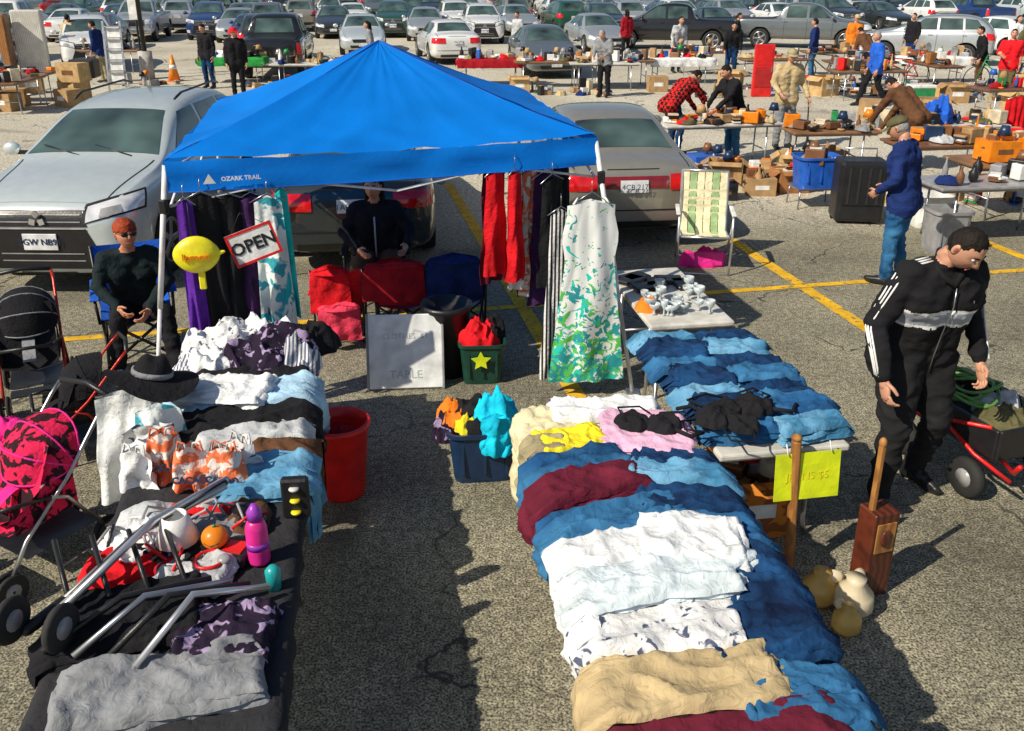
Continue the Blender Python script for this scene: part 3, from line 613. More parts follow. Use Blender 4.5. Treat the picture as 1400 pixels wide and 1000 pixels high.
def goods(b,W,L,z,n,rr,pal=None,hs=1,flat=False):
    P=pal or NEUT
    for _ in range(n):
        x=rr.uniform(-W/2+.06,W/2-.06); y=rr.uniform(-L/2+.06,L/2-.06); m=rr.choice(P); k=rr.random()*(.4 if flat and rr.random()<.6 else 1); a=rr.uniform(0,3)
        if flat and .4<k<.7: k=.8
        if k<.4:
            s=(rr.uniform(.1,.28),rr.uniform(.08,.22),rr.uniform(.05,.22)*hs)
            if flat: s=(s[0]*.7,s[1]*.6,s[2]*.6)
            b.box((x,y,z+s[2]/2),s,m,rot=(0,0,a),bev=.012,seg=2)
            b.box((x,y,z+s[2]+.003),(s[0]*.6,s[1]*.6,.006),rr.choice(P),rot=(0,0,a+.1))
        elif k<.5:
            q=rr.uniform(.03,.06);hh=rr.uniform(.14,.3)*hs; b.lathe((x,y,z),[(q*.7,0),(q,hh*.2),(q*.95,hh*.55),(q*.35,hh*.78),(q*.33,hh*.95),(q*.4,hh)],m,12)
        elif k<.57:
            q=rr.uniform(.06,.12); b.lathe((x,y,z),[(q*.4,0),(q*.9,.03),(q,.08),(q*.94,.08),(q*.8,.035),(0.001,.03)],m,16)
        elif k<.75:
            for j in range(rr.randint(2,5)): b.box((x,y,z+.014+j*.028),(.17+rr.uniform(-.02,.02),.12,.025),rr.choice(P),rot=(0,0,a+rr.uniform(-.3,.3)),bev=.003)
        elif k<.93: heap(b,x,y,z,rr.uniform(.1,.19),rr.uniform(.1,.17),.1*hs**.5,C[rr.choice(CK)],rr.random()*20,14)
        else:
            b.cyl((x,y,z),(x,y,z+.02),.06,.05,m,12); b.cyl((x,y,z+.02),(x,y,z+.22*hs),.01,.01,m,8); b.lathe((x,y,z+.17*hs),[(.09,0),(.05,.12),(.048,.12),(.085,0)],rr.choice(P),14)
def cbox(name,x,y,yaw,s,m=cardb,open_=True,fill=None,z=0,seed=0):
    b=B(); w,l,h=s; t=.008
    for c,sz in (((0,0,t/2),(w,l,t)),((w/2,0,h/2),(t,l,h)),((-w/2,0,h/2),(t,l,h)),((0,l/2,h/2),(w-t,t,h)),((0,-l/2,h/2),(w-t,t,h))): b.box(c,sz,m)
    if open_:
        for sx in (-1,1): b.box((sx*(w/2+w*.13),0,h-.02-w*.04),(w*.3,l*.96,t),m,rot=(0,sx*rad(35),0))
        for sy in (-1,1): b.box((0,sy*(l/2+l*.1),h-.02),(w*.94,l*.24,t),m,rot=(-sy*rad(30),0,0))
    else: b.box((0,0,h-.01),(w-.004,l-.004,.01),m)
    b.box((0,-l/2-t/2-.001,h*.5),(w*.5,.003,h*.25),PL['white'] if seed%2 else PL['brown'])
    if fill:
        goods(b,w*.85,l*.85,h*.6,9,random.Random(seed),fill if isinstance(fill,list) else None)
    return b.obj(name,(x,y,z),rad(yaw))
def tote(name,x,y,yaw,s,m,z=0):
    b=B(); w,l,h=s
    def rr(kx,z_,n=28):
        out=[]
        for i in range(n):
            a=2*math.pi*i/n; cx=math.copysign(abs(math.cos(a))**.35,math.cos(a)); cy=math.copysign(abs(math.sin(a))**.35,math.sin(a)); out.append(V((cx*w/2*kx,cy*l/2*kx,z_)))
        return out
    b.loft([rr(.82,.0),rr(.84,.02),rr(.97,h*.92),rr(1.05,h*.93),rr(1.05,h),rr(.96,h),rr(.93,h*.9),rr(.8,.04)],m,True,False); 
    for k in (-.3,0,.3): b.box((k*w,-l/2*.9,h*.5),(.02,.02,h*.6),m)
    return b.obj(name,(x,y,z),rad(yaw))

# ------------------------------------------------------------------ canopy
blue=cloth('canopy_polyester_blue',(.002,.23,.86),bu=.12,r=.55,var=.1,sc=2)
nt=blue.node_tree; tr=nt.nodes.new('ShaderNodeBsdfTranslucent'); tr.inputs[0].default_value=(0,.27,.9,1); ms=nt.nodes.new('ShaderNodeMixShader'); ms.inputs[0].default_value=.25
pb=nt.nodes['Principled BSDF']; out=nt.nodes['Material Output']; nt.links.new(pb.outputs[0],ms.inputs[1]); nt.links.new(tr.outputs[0],ms.inputs[2]); nt.links.new(ms.outputs[0],out.inputs[0])
hem=mat('canopy_hem',(0,.1,.5),.7)
cA=V((-2.24,5.68,1.9));cB=V((.62,6.57,1.9));cC=V((.15,9.1,1.9));cD=V((-2.75,8.4,1.9)); ap=V((-1.07,7.42,2.52))
b=B()
for p,q in ((cA,cB),(cB,cC),(cC,cD),(cD,cA)):
    def fn(s,t,p=p,q=q):
        e=p.lerp(q,s); r=e.lerp(ap,t); sag=.07*math.sin(math.pi*s)*(1-t)*1.0*math.sin(math.pi*min(1,t+.12))+.07*math.sin(math.pi*t)*(.4+.6*math.sin(math.pi*s))
        r.z-=sag; r.z+=.014*nz(s*5+p.x,t*7)*(1-t)+.008*nz(s*18,t*3,p.y)+.02*rg(s*4+p.x,t*1.2,2)*(1-t)+.012*rg(s*2+t*3,t*2-s*2,p.y)*(1-t); return r
    b.grid(fn,44,24,blue)
    d=(q-p).normalized(); nn=V((d.y,-d.x,0))
    def vf(s,t,p=p,q=q,nn=nn):
        e=p.lerp(q,s); return e+nn*(.012+.02*t+.022*nz(s*11+p.y,t*2))+V((0,0,-.2*t-.016*math.sin(math.pi*s)-.01*nz(s*14,t)))
    b.grid(vf,50,4,blue)
    b.tube([vf(j/20,1.0)+nn*.002 for j in range(21)],.004,hem,5)
for c in (cA,cB,cC,cD): b.tube([c+V((0,0,.004)),c.lerp(ap,.35)+V((0,0,-.034)),c.lerp(ap,.7)+V((0,0,-.025)),ap],.006,hem,6)
dAB=(cB-cA).normalized(); nAB=V((dAB.y,-dAB.x,0)); Ml=Matrix.Translation(cA+dAB*.46+nAB*.058+V((0,0,-.13)))@Matrix.Rotation(math.atan2(dAB.y,dAB.x),4,'Z')@Matrix.Rotation(rad(90),4,'X')
text(b,'OZARK TRAIL',.04,Ml,white_paint,.001,.001); b.X=Ml; b.add([(-.24,-.025,.0),(-.16,-.025,.0),(-.2,.04,.0)],[[0,1,2]],white_paint); b.X=Matrix.Identity(4)
feet=[V((-2.47,5.42,0)),V((.93,6.18,0)),V((.42,9.35,0)),V((-3.0,8.68,0))]
for c,f in zip((cA,cB,cC,cD),feet):
    tp=c+V((0,0,-.03)); mid=tp.lerp(f,.5); b.tube([tp,mid],.019,white_paint,8); b.tube([mid,f],.015,white_paint,8); b.box(f+V((0,0,.006)),(.1,.1,.012),steel); b.box(tp.lerp(f,.14),(.055,.055,.1),black,bev=.01)
cs=[cA,cB,cC,cD]
for i in range(4):
    p,q=cs[i],cs[(i+1)%4]; a1=p+V((0,0,-.05));a2=q+V((0,0,-.05));l1=p+V((0,0,-.3));l2=q+V((0,0,-.3)); m1=(a1+a2)/2; m2=(l1+l2)/2
    for s,e in ((a1,m2),(l1,m1),(m1,l2),(m2,a2)): b.tube([s,e],.01,white_paint,6)
    b.tube([p+V((0,0,-.06)),ap+V((0,0,-.12))],.011,white_paint,6)
b.obj('pop_up_canopy')
def AB(s,off=0,z=1.66): 
    p=cA.lerp(cB,s)+nAB*off; p.z=z; return p
hg=[(.03,.1,1.62,1.25,C['purple'],.07),(.065,.05,1.64,1.0,C['black'],.13),(.11,.02,1.62,.95,C['black'],.15),(.15,-.12,1.6,1.0,C['black'],.18),(.17,.0,1.6,.8,C['plum'],.12),(.205,.06,1.6,.95,C['tprint'],.12),(.235,.02,1.64,.9,C['teal'],.06)]
for i,(s,o,z,l,m,w) in enumerate(hg):
    b=B(); p=AB(s,o,z); hang(b,p-dAB*w,p+dAB*w,l,m,i*2.3,lambda t:.75+.3*t,dep=.028,fr=1.6,n=24); b.obj('hanging_garment')
d2=(cC-cB).normalized(); d2.z=0
for i,(s,o,z,l,m,w) in enumerate([(.74,.0,1.66,.75,C['red'],.1),(.755,-.2,1.64,.85,C['maroon'],.14),(.8,-.06,1.66,.9,C['wprint'],.08),(.785,.05,1.66,.8,C['red'],.07),(.84,-.1,1.64,.95,C['oprint'],.1),(.86,-.2,1.66,1.0,C['black'],.16),(.885,-.1,1.6,1.0,C['plum'],.16),(.88,.06,1.6,.8,C['black'],.12),(.94,-.3,1.6,.95,C['black'],.16)]):
    b=B(); p=AB(s,o,z); dd=(dAB*.6+d2*.3).normalized(); hang(b,p-dd*w,p+dd*w,l,m,i*1.7+9,lambda t:.8+.35*t,dep=.03,fr=1.5,n=24); b.obj('hanging_garment')
b=B(); p=AB(.865,.32,1.42); hang(b,p-dAB*.08,p+dAB*.12,1.28,C['bw'],3,lambda t:.75+.7*t,dep=.02,fr=2,n=30); b.obj('striped_dress')
fm=bpy.data.materials.new('floral_print'); fm.use_nodes=True; nt=fm.node_tree;N=nt.nodes;L=nt.links;pb=N['Principled BSDF']; tc=N.new('ShaderNodeTexCoord'); pb.inputs['Roughness'].default_value=.85
def nzn(s,o): 
    mp=N.new('ShaderNodeMapping'); mp.inputs['Location'].default_value=(o,o,o); L.new(tc.outputs['Object'],mp.inputs[0]); n=N.new('ShaderNodeTexNoise'); n.inputs['Scale'].default_value=s; n.inputs['Detail'].default_value=2; n.inputs['Distortion'].default_value=1.2; L.new(mp.outputs[0],n.inputs['Vector']); return n.outputs['Fac']
sx_=N.new('ShaderNodeSeparateXYZ'); L.new(tc.outputs['Object'],sx_.inputs[0]); mr=N.new('ShaderNodeMapRange'); mr.inputs[1].default_value=-.1;mr.inputs[2].default_value=-1.3;mr.inputs[3].default_value=-.13;mr.inputs[4].default_value=.04; L.new(sx_.outputs[2],mr.inputs[0])
prev=None
for s,o,c in ((11,0,(.02,.6,.5)),(12,7,(.1,.55,.1)),(15,3,(.02,.32,.35))):
    ad=N.new('ShaderNodeMath');ad.operation='ADD';L.new(nzn(s,o),ad.inputs[0]);L.new(mr.outputs[0],ad.inputs[1]); st=N.new('ShaderNodeMapRange');st.inputs[1].default_value=.53;st.inputs[2].default_value=.56;L.new(ad.outputs[0],st.inputs[0])
    mx=N.new('ShaderNodeMix');mx.data_type='RGBA';L.new(st.outputs[0],mx.inputs[0]);mx.inputs[7].default_value=(*c,1)
    if prev is None: mx.inputs[6].default_value=(.85,.87,.85,1)
    else: L.new(prev,mx.inputs[6])
    prev=mx.outputs[2]
L.new(prev,pb.inputs['Base Color'])
b=B(); 
def wf(t): return .78 if t<.05 else (.78+.14*min(1,(t-.05)/.1) if t<.2 else (.92-.1*min(1,(t-.2)/.1) if t<.3 else .82+.72*(t-.3)))
dx=V((math.cos(rad(6)),math.sin(rad(6)),0))
hang(b,-dx*.22,dx*.22,1.36,fm,4,wf,dep=.02,fr=1.8,n=40,nv=40,hanger=False); 
b.tube([-dx*.15+V((0,0,.0)),V((0,0,.1)),dx*.15+V((0,0,.0))],.004,steel,5); b.tube([V((0,0,.1)),V((0,0,.18))],.003,steel,5)
for sx in(-1,1): b.tube([dx*sx*.13+V((0,-.01,.01)),dx*sx*.1+V((0,0,.05)),dx*sx*.11+V((0,.02,.0))],.009,fm,6)
b.obj('floral_sundress',(.56,6.1,1.5))
b=B(); b.box((0,0,0),(.42,.012,.3),PL['white'],bev=.004)
for c,s in (((0,-.0085,.138),(.42,.005,.024)),((0,-.0085,-.138),(.42,.005,.024)),((-.198,-.0085,0),(.024,.005,.25)),((.198,-.0085,0),(.024,.005,.25))): b.box(c,s,PL['red'])
text(b,'OPEN',.155,Matrix.Translation((0,-.01,0))@Matrix.Rotation(rad(90),4,'X'),PL['black'],.002,.004)
b.tube([(-.15,0,.15),(0,0,.3),(.15,0,.15)],.003,black,5)
b.obj('open_sign',AB(.165,.22,1.36),rot=(rad(-5),rad(-18),rad(16)),scale=.75)
b=B(); b.ell((0,0,0),(.16,.07,.145),PL['yellow'],24,16,None,lambda p:V((p.x*(1+.25*max(0,abs(p.x)/.16-.7)),p.y,p.z))); b.cap((.14,0,.0),(.2,0,.01),.03,.01,PL['yellow']); b.tube([(-.02,0,.14),(-.02,0,.4)],.003,black,5)
text(b,'lemon',.08,Matrix.Translation((0,-.07,0))@Matrix.Rotation(rad(90),4,'X'),PL['orange'],.008); b.box((.02,0,-.2),(.05,.02,.16),PL['yellow'],bev=.008)
b.obj('lemon_sign',AB(.045,.28,1.34),rad(14),scale=.85)

# ------------------------------------------------------------------ right front table + clothes
TR=(.6,3.33,7.2)
table(*TR,L=2.5,W=.8)
def g(name,x,y,w,l,rot,m,T=TR,dz=0,h=.035,seed=0,shape='rect',hw=.42,hl=1.27,cr=1,n=36,layers=3):
    a=rad(-T[2]); dx,dy=x-T[0],y-T[1]; b=B(); garment(b,dx*math.cos(a)-dy*math.sin(a),dx*math.sin(a)+dy*math.cos(a),.725+dz,w,l,rot,m,h,seed,hw,hl,shape,cr,n,layers)
    return b.obj(name,(T[0],T[1],0),rad(T[2]))
g('folded_cream_blanket',.1,4.12,.8,.66,4,C['cream'],h=.04,seed=1)
g('folded_white_sheet',.5,4.4,.62,.25,-6,C['white'],dz=.01,h=.06,seed=2)
g('folded_yellow_shirt',.3,4.02,.36,.24,8,C['yellow'],dz=.045,h=.05,seed=3)
g('folded_beige_trousers',.1,3.96,.38,.2,5,C['khaki'],dz=.04,h=.05,seed=33)
g('pink_sheet',.7,4.1,.5,.46,-14,C['lpink'],dz=.06,h=.03,seed=4,cr=.5,layers=2)
def lingerie(x,y,z,yaw,s=1):
    b=B(); heap(b,-.06,0,0,.09,.07,.06,C['black'],x*9,24); heap(b,.08,.02,0,.09,.08,.065,C['black'],x*9+4,24)
    b.tube([(-.12,.03,.02),(-.16,.13,.01),(-.06,.17,.012),(.0,.1,.02)],.005,C['black'],5); b.tube([(.12,.04,.02),(.2,.1,.01),(.16,.18,.012),(.05,.14,.01)],.005,C['black'],5); b.tube([(.14,-.02,.015),(.22,-.06,.012),(.27,.0,.01)],.01,C['black'],6)
    b.obj('black_lingerie',(x,y,z),yaw,scale=s)
lingerie(.7,4.12,.82,-.3,1.1); lingerie(1.2,4.25,.83,.2,1.3); lingerie(1.14,4.12,.83,2.6,1.1)
J_=dict(shape='jeans',h=.085)
g('folded_jeans',.26,3.78,.66,.24,10,C['denim'],dz=.01,seed=5,**J_)
g('folded_maroon_trousers',.3,3.54,.72,.25,14,C['maroon'],dz=.02,h=.095,seed=6)
g('folded_jeans',.4,3.3,.78,.27,10,C['denim'],dz=.01,seed=7,**J_)
g('folded_jeans',.82,3.82,.5,.2,-8,C['ddenim'],dz=.01,seed=8,**J_)
g('folded_jeans',.82,3.66,.54,.22,-18,C['ldenim'],dz=.03,seed=9,**J_)
g('folded_jeans',.86,3.46,.58,.21,-12,C['ddenim'],dz=.02,seed=10,**J_)
g('folded_jeans',.92,3.24,.55,.24,-10,C['denim'],dz=.01,seed=11,**J_)
g('folded_white_shirt',.45,3.05,.68,.34,12,C['white'],dz=.04,h=.07,seed=12,shape='shirt')
g('folded_white_shirt',.74,3.1,.44,.32,-14,C['white'],dz=.09,h=.06,seed=13)
pb_=cloth('shirt_pale_blue',(.7,.79,.83))
g('folded_pale_blue_shirt',.55,2.84,.74,.26,5,pb_,dz=.07,h=.07,seed=14,shape='shirt')
g('folded_jeans',1.04,2.92,.4,.42,-12,C['ddenim'],dz=.01,seed=15,**J_)
g('folded_white_shirt',.5,2.62,.7,.28,-4,C['wprint'],dz=.03,h=.07,seed=16)
g('folded_jeans',.92,2.6,.5,.3,6,C['ddenim'],dz=.01,seed=17,**J_)
g('folded_tan_trousers',.55,2.36,.8,.28,0,C['tan'],dz=.02,h=.08,seed=18); g('folded_jeans',.95,2.32,.45,.3,-6,C['denim'],dz=.0,seed=21,**J_); g('folded_maroon_sweater',.7,2.14,.84,.22,3,C['maroon'],dz=.0,h=.07,seed=19)
TJ=(1.3,4.78,9.5)
table(*TJ,L=1.5,W=.72,name='folding_table')
for i,(y,mm) in enumerate(((5.36,'ldenim'),(5.16,'ddenim'),(4.96,'denim'),(4.76,'ddenim'),(4.56,'ldenim'),(4.38,'ddenim'),(4.2,'denim'))):
    for k,xo in enumerate((-.19,.19)):
        g('folded_jeans',TJ[0]+xo-(y-TJ[1])*.165,y+.03*xo,.42,.225,(-1)**i*9-14+k*11,C[mm if k==0 else ('ddenim','ldenim','ddenim','denim','ddenim','denim','ldenim')[i]],T=TJ,dz=.0+.025*(i%2)+.01*k,seed=20+i*2+k+(i%2),hw=.38,hl=.77,n=28,**J_)
b=B(); b.box((0,0,0),(.36,.004,.26),mat('neon_card',(.75,.9,.01),.6),rot=(rad(-6),0,0)); text(b,'JEANS $5',.06,Matrix.Translation((0,-.004,0))@Matrix.Rotation(rad(84),4,'X'),PL['yellow'],.0005); b.tube([(-.12,0,.13),(-.12,.03,.18)],.004,white_paint,5);b.tube([(.12,0,.13),(.12,.03,.18)],.004,white_paint,5)
b.obj('price_sign',(1.53,3.99,.6),rad(10))
cbox('cardboard_box',1.38,4.5,8,(.36,.42,.36),mat('printed_carton',(.6,.2,.03),.8,k='blot',c2=(.3,.1,.03),sc=9),fill=True,seed=5)
b=B(); b.box((0,0,.4),(.045,.045,.82),wood,bev=.012,seg=2); b.ell((0,0,.82),(.03,.03,.02),wood,10,6); b.obj('wooden_stake',(1.49,3.96,0),rot=(rad(-3),rad(-2),.2))
b=B(); b.box((0,0,.25),(.15,.13,.5),dwood,bev=.006); b.box((0,-.067,.36),(.11,.008,.17),wood); b.ell((0,-.075,.36),(.035,.012,.05),dwood,12,8); b.box((-.05,0,.62),(.03,.03,.5),wood,bev=.006); b.ell((-.05,0,.88),(.02,.02,.03),wood); b.obj('carved_wooden_post_box',(1.87,3.85,0),.3)
for i,(x,y,s) in enumerate(((1.58,3.74,1),(1.72,3.66,1.1),(1.64,3.52,.8),(1.78,3.78,.7))):
    b=B(); b.lathe((0,0,0),[(.05,0),(.09,.05),(.085,.12),(.04,.17),(.045,.2)],PL['cream'] if i%2 else mat('glazed_ochre',(.65,.4,.1),.3),18); b.ell((.06,0,.16),(.05,.03,.04),PL['cream']); b.obj('ceramic_jug',(x,y,0),i,scale=s)
table(1.18,6.42,9,L=1.25,W=.62)
b=B(); rr=random.Random(4)
for _ in range(26):
    x=rr.uniform(-.24,.24);y=rr.uniform(-.5,.05);q=rr.uniform(.022,.045);hh=rr.uniform(.06,.12)
    b.lathe((x,y,.725),[(q*.6,0),(q*.2,.01),(q*.2,hh*.4),(q,hh*.7),(q*1.05,hh),(q*.95,hh),(q*.85,hh*.7),(.001,hh*.45)],glassm,14)
for _ in range(6): b.box((rr.uniform(-.2,.2),rr.uniform(.1,.5),.74),(.22,.16,.035),black,rot=(0,0,rr.uniform(0,3)),bev=.01)
heap(b,-.24,-.3,.72,.09,.09,.09,C['orange'],3,14)
b.obj('glassware',(1.18,6.42,0),rad(9))

# ------------------------------------------------------------------ left tables
TL=(-1.62,4.8,9.3); TF=(-1.32,3.05,9.3)
table(*TL,L=1.6,W=.78); table(*TF,L=1.75,W=.78,m=woodtop)
def hp_(name,x,y,z,rx,ry,h,m,seed): b=B(); heap(b,0,0,0,rx,ry,h,m,seed); b.obj(name,(x,y,z))
K=dict(T=TL,hw=.41,hl=.82)
g('grey_blanket',-1.66,5.2,.95,.8,3,C['ws'],h=.025,seed=40,**K)
hp_('white_clothes_pile',-1.88,5.3,.73,.25,.25,.2,C['wprint'],2); hp_('white_clothes_pile',-1.62,5.42,.73,.25,.2,.17,C['white'],12); hp_('purple_clothes_pile',-1.52,5.08,.73,.3,.26,.22,C['print'],5); hp_('black_clothes_pile',-1.32,5.35,.73,.18,.17,.18,C['black'],8); hp_('striped_clothes_pile',-1.32,5.05,.73,.14,.18,.2,C['ws'],9); hp_('white_clothes_pile',-1.84,5.02,.73,.14,.16,.17,C['white'],19)
g('black_sweater',-1.6,4.78,.8,.3,5,C['black'],dz=.01,h=.07,seed=41,**K)
g('pale_blue_shirt',-1.4,4.55,.9,.34,6,cloth('shirt_sky',(.42,.64,.82)),dz=.02,h=.08,seed=42,shape='shirt',**K)
g('white_shirt',-1.6,4.52,.5,.36,-12,C['white'],dz=.08,h=.06,seed=43,**K)
g('black_trousers',-1.38,4.27,.9,.26,4,C['black'],dz=.01,h=.08,seed=44,**K)
g('folded_grey_shirt',-1.3,4.12,.7,.18,4,C['lgrey'],dz=.02,h=.06,seed=45,**K)
K2=dict(T=TF,hw=.41,hl=.9)
g('dark_table_cloth',-1.32,3.05,1.0,1.8,0,cloth('cloth_charcoal',(.03,.03,.035)),h=.012,seed=60,n=40,layers=1,cr=.4,**K2)
K2['h']=.08
g('folded_blue_jeans',-1.1,3.7,.72,.38,2,C['ldenim'],dz=.02,seed=46,shape='jeans',**K2)
g('folded_brown_shirt',-1.1,3.95,.74,.2,6,C['brown'],dz=.01,seed=47,**K2)
b=B(); hang(b,(-2.2,4.16,.95),(-1.84,4.22,.95),.62,C['white'],5,lambda t:.9+.3*t,fr=1.4,dep=.045,hanger=False); b.obj('white_printed_tshirt')
b=B(); hang(b,(-1.94,4.04,.93),(-1.7,4.1,.93),.3,C['tprint'],8,lambda t:.9+.3*t,fr=1.2,dep=.04,hanger=False); b.obj('teal_printed_top')
b=B(); hang(b,(-2.0,3.98,.84),(-1.72,4.04,.88),.28,C['wprint'],12,lambda t:.9+.3*t,fr=1.2,dep=.05,hanger=False); b.obj('white_printed_tshirt')
b=B(); 
b.grid(lambda s,t:V(((.09+.14*t)*math.cos(6.283*s),(.09+.14*t)*math.sin(6.283*s),.0-.03*t+.035*math.sin(6.283*s*2+1)*t)),32,5,C['black'])
b.ell((0,0,0),(.1,.1,.13),C['black'],24,14,None,lambda p:V((p.x*(1-.15*max(0,p.z)/.13),p.y*(1-.15*max(0,p.z)/.13),max(p.z,0)*(1-.25*math.exp(-(p.x/.04)**2))))); b.cyl((0,0,.005),(0,0,.03),.103,.101,C['grey'],24)
b.obj('black_felt_hat',(-1.93,4.32,1.02),rot=(rad(-6),rad(14),.3),scale=1.05)
b=B(); b.cyl((0,0,0),(0,0,.98),.02,.02,steel,10); b.cyl((0,0,0),(0,0,.02),.15,.15,black,20); b.ell((0,0,.98),(.08,.08,.1),black,14,10); b.obj('hat_stand',(-1.93,4.32,0))
for i,(x,y,mm,hh) in enumerate(((-1.66,3.72,'oprint',.24),(-1.5,3.62,'oprint',.22),(-1.34,3.62,'oprint',.22),(-1.78,3.66,'white',.18),(-1.3,3.74,'wprint',.2))):
    b=B(); w=.085; hang(b,(-w,0,hh),(w,.01,hh),hh,C[mm],i*3.1,lambda t:.85+.5*t,dep=.035,fr=1.2,n=18,nv=14,hanger=False)
    for sx in(-1,1): b.tube([(sx*.06,0,hh),(sx*.05,.01,hh+.05),(sx*.02,0,hh+.045),(sx*.012,0,hh)],.005,C[mm],5)
    if mm=='oprint' and i<4: text(b,'CACAO',.045,Matrix.Translation((0,-.055,hh*.45))@Matrix.Rotation(rad(80),4,'X'),PL['navy'],.002,.002)
    b.obj('printed_carrier_bag',(x,y,.735),rad(12-i*9),)
g('folded_white_shirt',-1.55,3.2,.36,.26,30,C['white'],dz=.02,seed=71,T=TF,hw=.41,hl=.9,h=.06)
g('folded_grey_shirt',-1.28,2.98,.3,.22,-20,C['lgrey'],dz=.02,seed=72,T=TF,hw=.41,hl=.9,h=.05)
g('folded_black_jacket',-1.45,2.7,.6,.36,8,C['black'],dz=.01,seed=73,T=TF,hw=.41,hl=.9,h=.08)
g('folded_print_shirt',-1.05,2.62,.36,.3,-6,C['print'],dz=.01,seed=74,T=TF,hw=.41,hl=.9,h=.08)
g('folded_grey_trousers',-1.2,2.36,.7,.28,6,C['grey'],dz=.01,seed=75,T=TF,hw=.41,hl=.9,h=.08)
b=B(); rr=random.Random(12)
goods(b,.66,.6,.745,34,rr,[PL['white'],black,PL['grey'],alu,PL['black'],PL['navy'],black,PL['white'],PL['red']],hs=.45,flat=True)
b.obj('small_goods',(-1.42,3.25,0),rad(9))
b=B()
for k in range(14):
    x,y=rr.uniform(-.35,.2),rr.uniform(-.2,.3); a=rr.uniform(0,6); b.tube([(x,y,.79),(x+.08*math.cos(a),y+.08*math.sin(a),.84),(x+.17*math.cos(a+.4),y+.17*math.sin(a+.4),.79)],.007,rr.choice((PL['white'],black,PL['grey'],PL['red'])),6)
for k in range(3):
    x,y=-.25+.2*k,.1-.12*k; b.tube([(x+.06*math.cos(a*.35),y+.06*math.sin(a*.35),.81) for a in range(19)],.007,(PL['white'],black,PL['red'])[k],6); b.ell((x+.06,y,.81),(.03,.03,.02),(PL['white'],black,PL['grey'])[k])
b.obj('headphones_and_cables',(-1.38,3.15,0))
b=B(); b.lathe((0,0,0),[(.035,0),(.038,.01),(.037,.14),(.03,.16),(.022,.17)],PL['pink'],20); b.lathe((0,0,.17),[(.025,0),(.027,.03),(.018,.045),(.008,.06)],PL['purple'],16); b.cyl((0,0,.06),(0,0,.085),.0385,.0385,PL['purple'],20); b.obj('water_bottle',(-1.05,3.08,.75),scale=1.2)
b=B(); b.ell((0,0,.05),(.055,.055,.05),PL['orange'],30,14); b.cyl((0,0,.095),(.005,0,.11),.008,.006,PL['green'],8); b.tube([(-.03,-.045,.05),(0,-.056,.04),(.03,-.045,.05)],.003,black,5); b.obj('orange_ball_toy',(-1.24,3.12,.79))
b=B(); b.box((0,0,.1),(.12,.05,.2),black,bev=.01)
for k in range(3): b.lathe((0,-.03,.04+k*.06),[(.02,-.006),(.024,0),(.02,.006)],PL['yellow'] if k<2 else PL['white'],12); 
b.obj('watch_display',(-.97,3.42,.74),.1)
b=B(); b.lathe((0,0,0),[(.04,0),(.045,.12),(.02,.15)],PL['teal'],14); b.obj('spray_bottle',(-.95,2.92,.74),scale=.7)
b=B(); b.lathe((0,0,0),[(.13,0),(.135,.02),(.175,.46),(.19,.47),(.19,.5),(.17,.5),(.16,.44),(.12,.03)],PL['red'],32); b.tube([(-.185,0,.46),(-.2,-.02,.36),(-.17,-.05,.3)],.006,steel,5); b.obj('red_plastic_tub',(-1.05,4.78,0))
hp_('red_clothes_pile',-1.05,4.78,.36,.14,.14,.09,C['dred'],3)
tote('navy_storage_tote',-.19,5.05,6,(.46,.4,.36),PL['navy'])
hp_('dark_clothes_pile',-.2,5.05,.31,.22,.19,.18,C['black'],14); hp_('turquoise_shirt',-.11,5.02,.36,.16,.16,.2,C['turq'],3.3)
b=B(); hang(b,(-.1,0,.12),(.1,0,.12),.24,C['turq'],2,lambda t:.9+.2*t,dep=.03,fr=1,hanger=False); b.obj('turquoise_shirt',(-.1,4.86,.34))
hp_('orange_clothes_pile',-.37,5.08,.32,.12,.14,.15,C['orange'],6); hp_('print_clothes_pile',-.42,4.98,.28,.09,.1,.14,C['print'],7); hp_('yellow_clothes_pile',-.28,4.96,.34,.08,.08,.1,C['yellow'],9)
b=B(); b.box((0,0,.3),(.58,.02,.58),mat('whiteboard',(.8,.82,.82),.3),bev=.008)
for sx in(-1,1): b.box((sx*.29,0,.3),(.02,.03,.6),PL['grey'],bev=.004)
text(b,'TABLE',.09,Matrix.Translation((0,-.012,.12))@Matrix.Rotation(rad(90),4,'X'),mat('faint_marker',(.5,.55,.55),.6),.0008); text(b,'CLOTHES  $1',.06,Matrix.Translation((0,-.012,.42))@Matrix.Rotation(rad(90),4,'X'),mat('faint_marker',(.5,.55,.55),.6),.0008)
b.obj('white_sign_board',(-.82,6.22,0),rot=(rad(-16),0,rad(4)))
b=B(); b.lathe((0,0,0),[(.15,0),(.19,.55),(.205,.56),(.205,.6),(.18,.6),(.14,.04)],black,26); b.obj('black_waste_bin',(-.52,6.55,0))
tote('green_storage_tote',-.24,6.45,4,(.36,.32,.34),mat('plastic_dark_green',(.01,.06,.04),.4)); hp_('red_clothes_pile',-.26,6.45,.3,.17,.15,.2,C['red'],4); hp_('black_clothes_pile',-.16,6.5,.3,.11,.1,.18,C['black'],5)
b=B(); pts=[V((.08*(1 if k%2==0 else .5)*math.sin(k*math.pi/5),0,.08*(1 if k%2==0 else .5)*math.cos(k*math.pi/5))) for k in range(10)]; b.add([p+V((0,-.003,0)) for p in pts]+[p+V((0,.003,0)) for p in pts],[list(range(10)),list(range(19,9,-1))]+[[i,(i+1)%10,(i+1)%10+10,i+10] for i in range(10)],mat('neon_card',(.75,.9,.01))); b.obj('star_price_tag',(-.24,6.27,.22),.1)

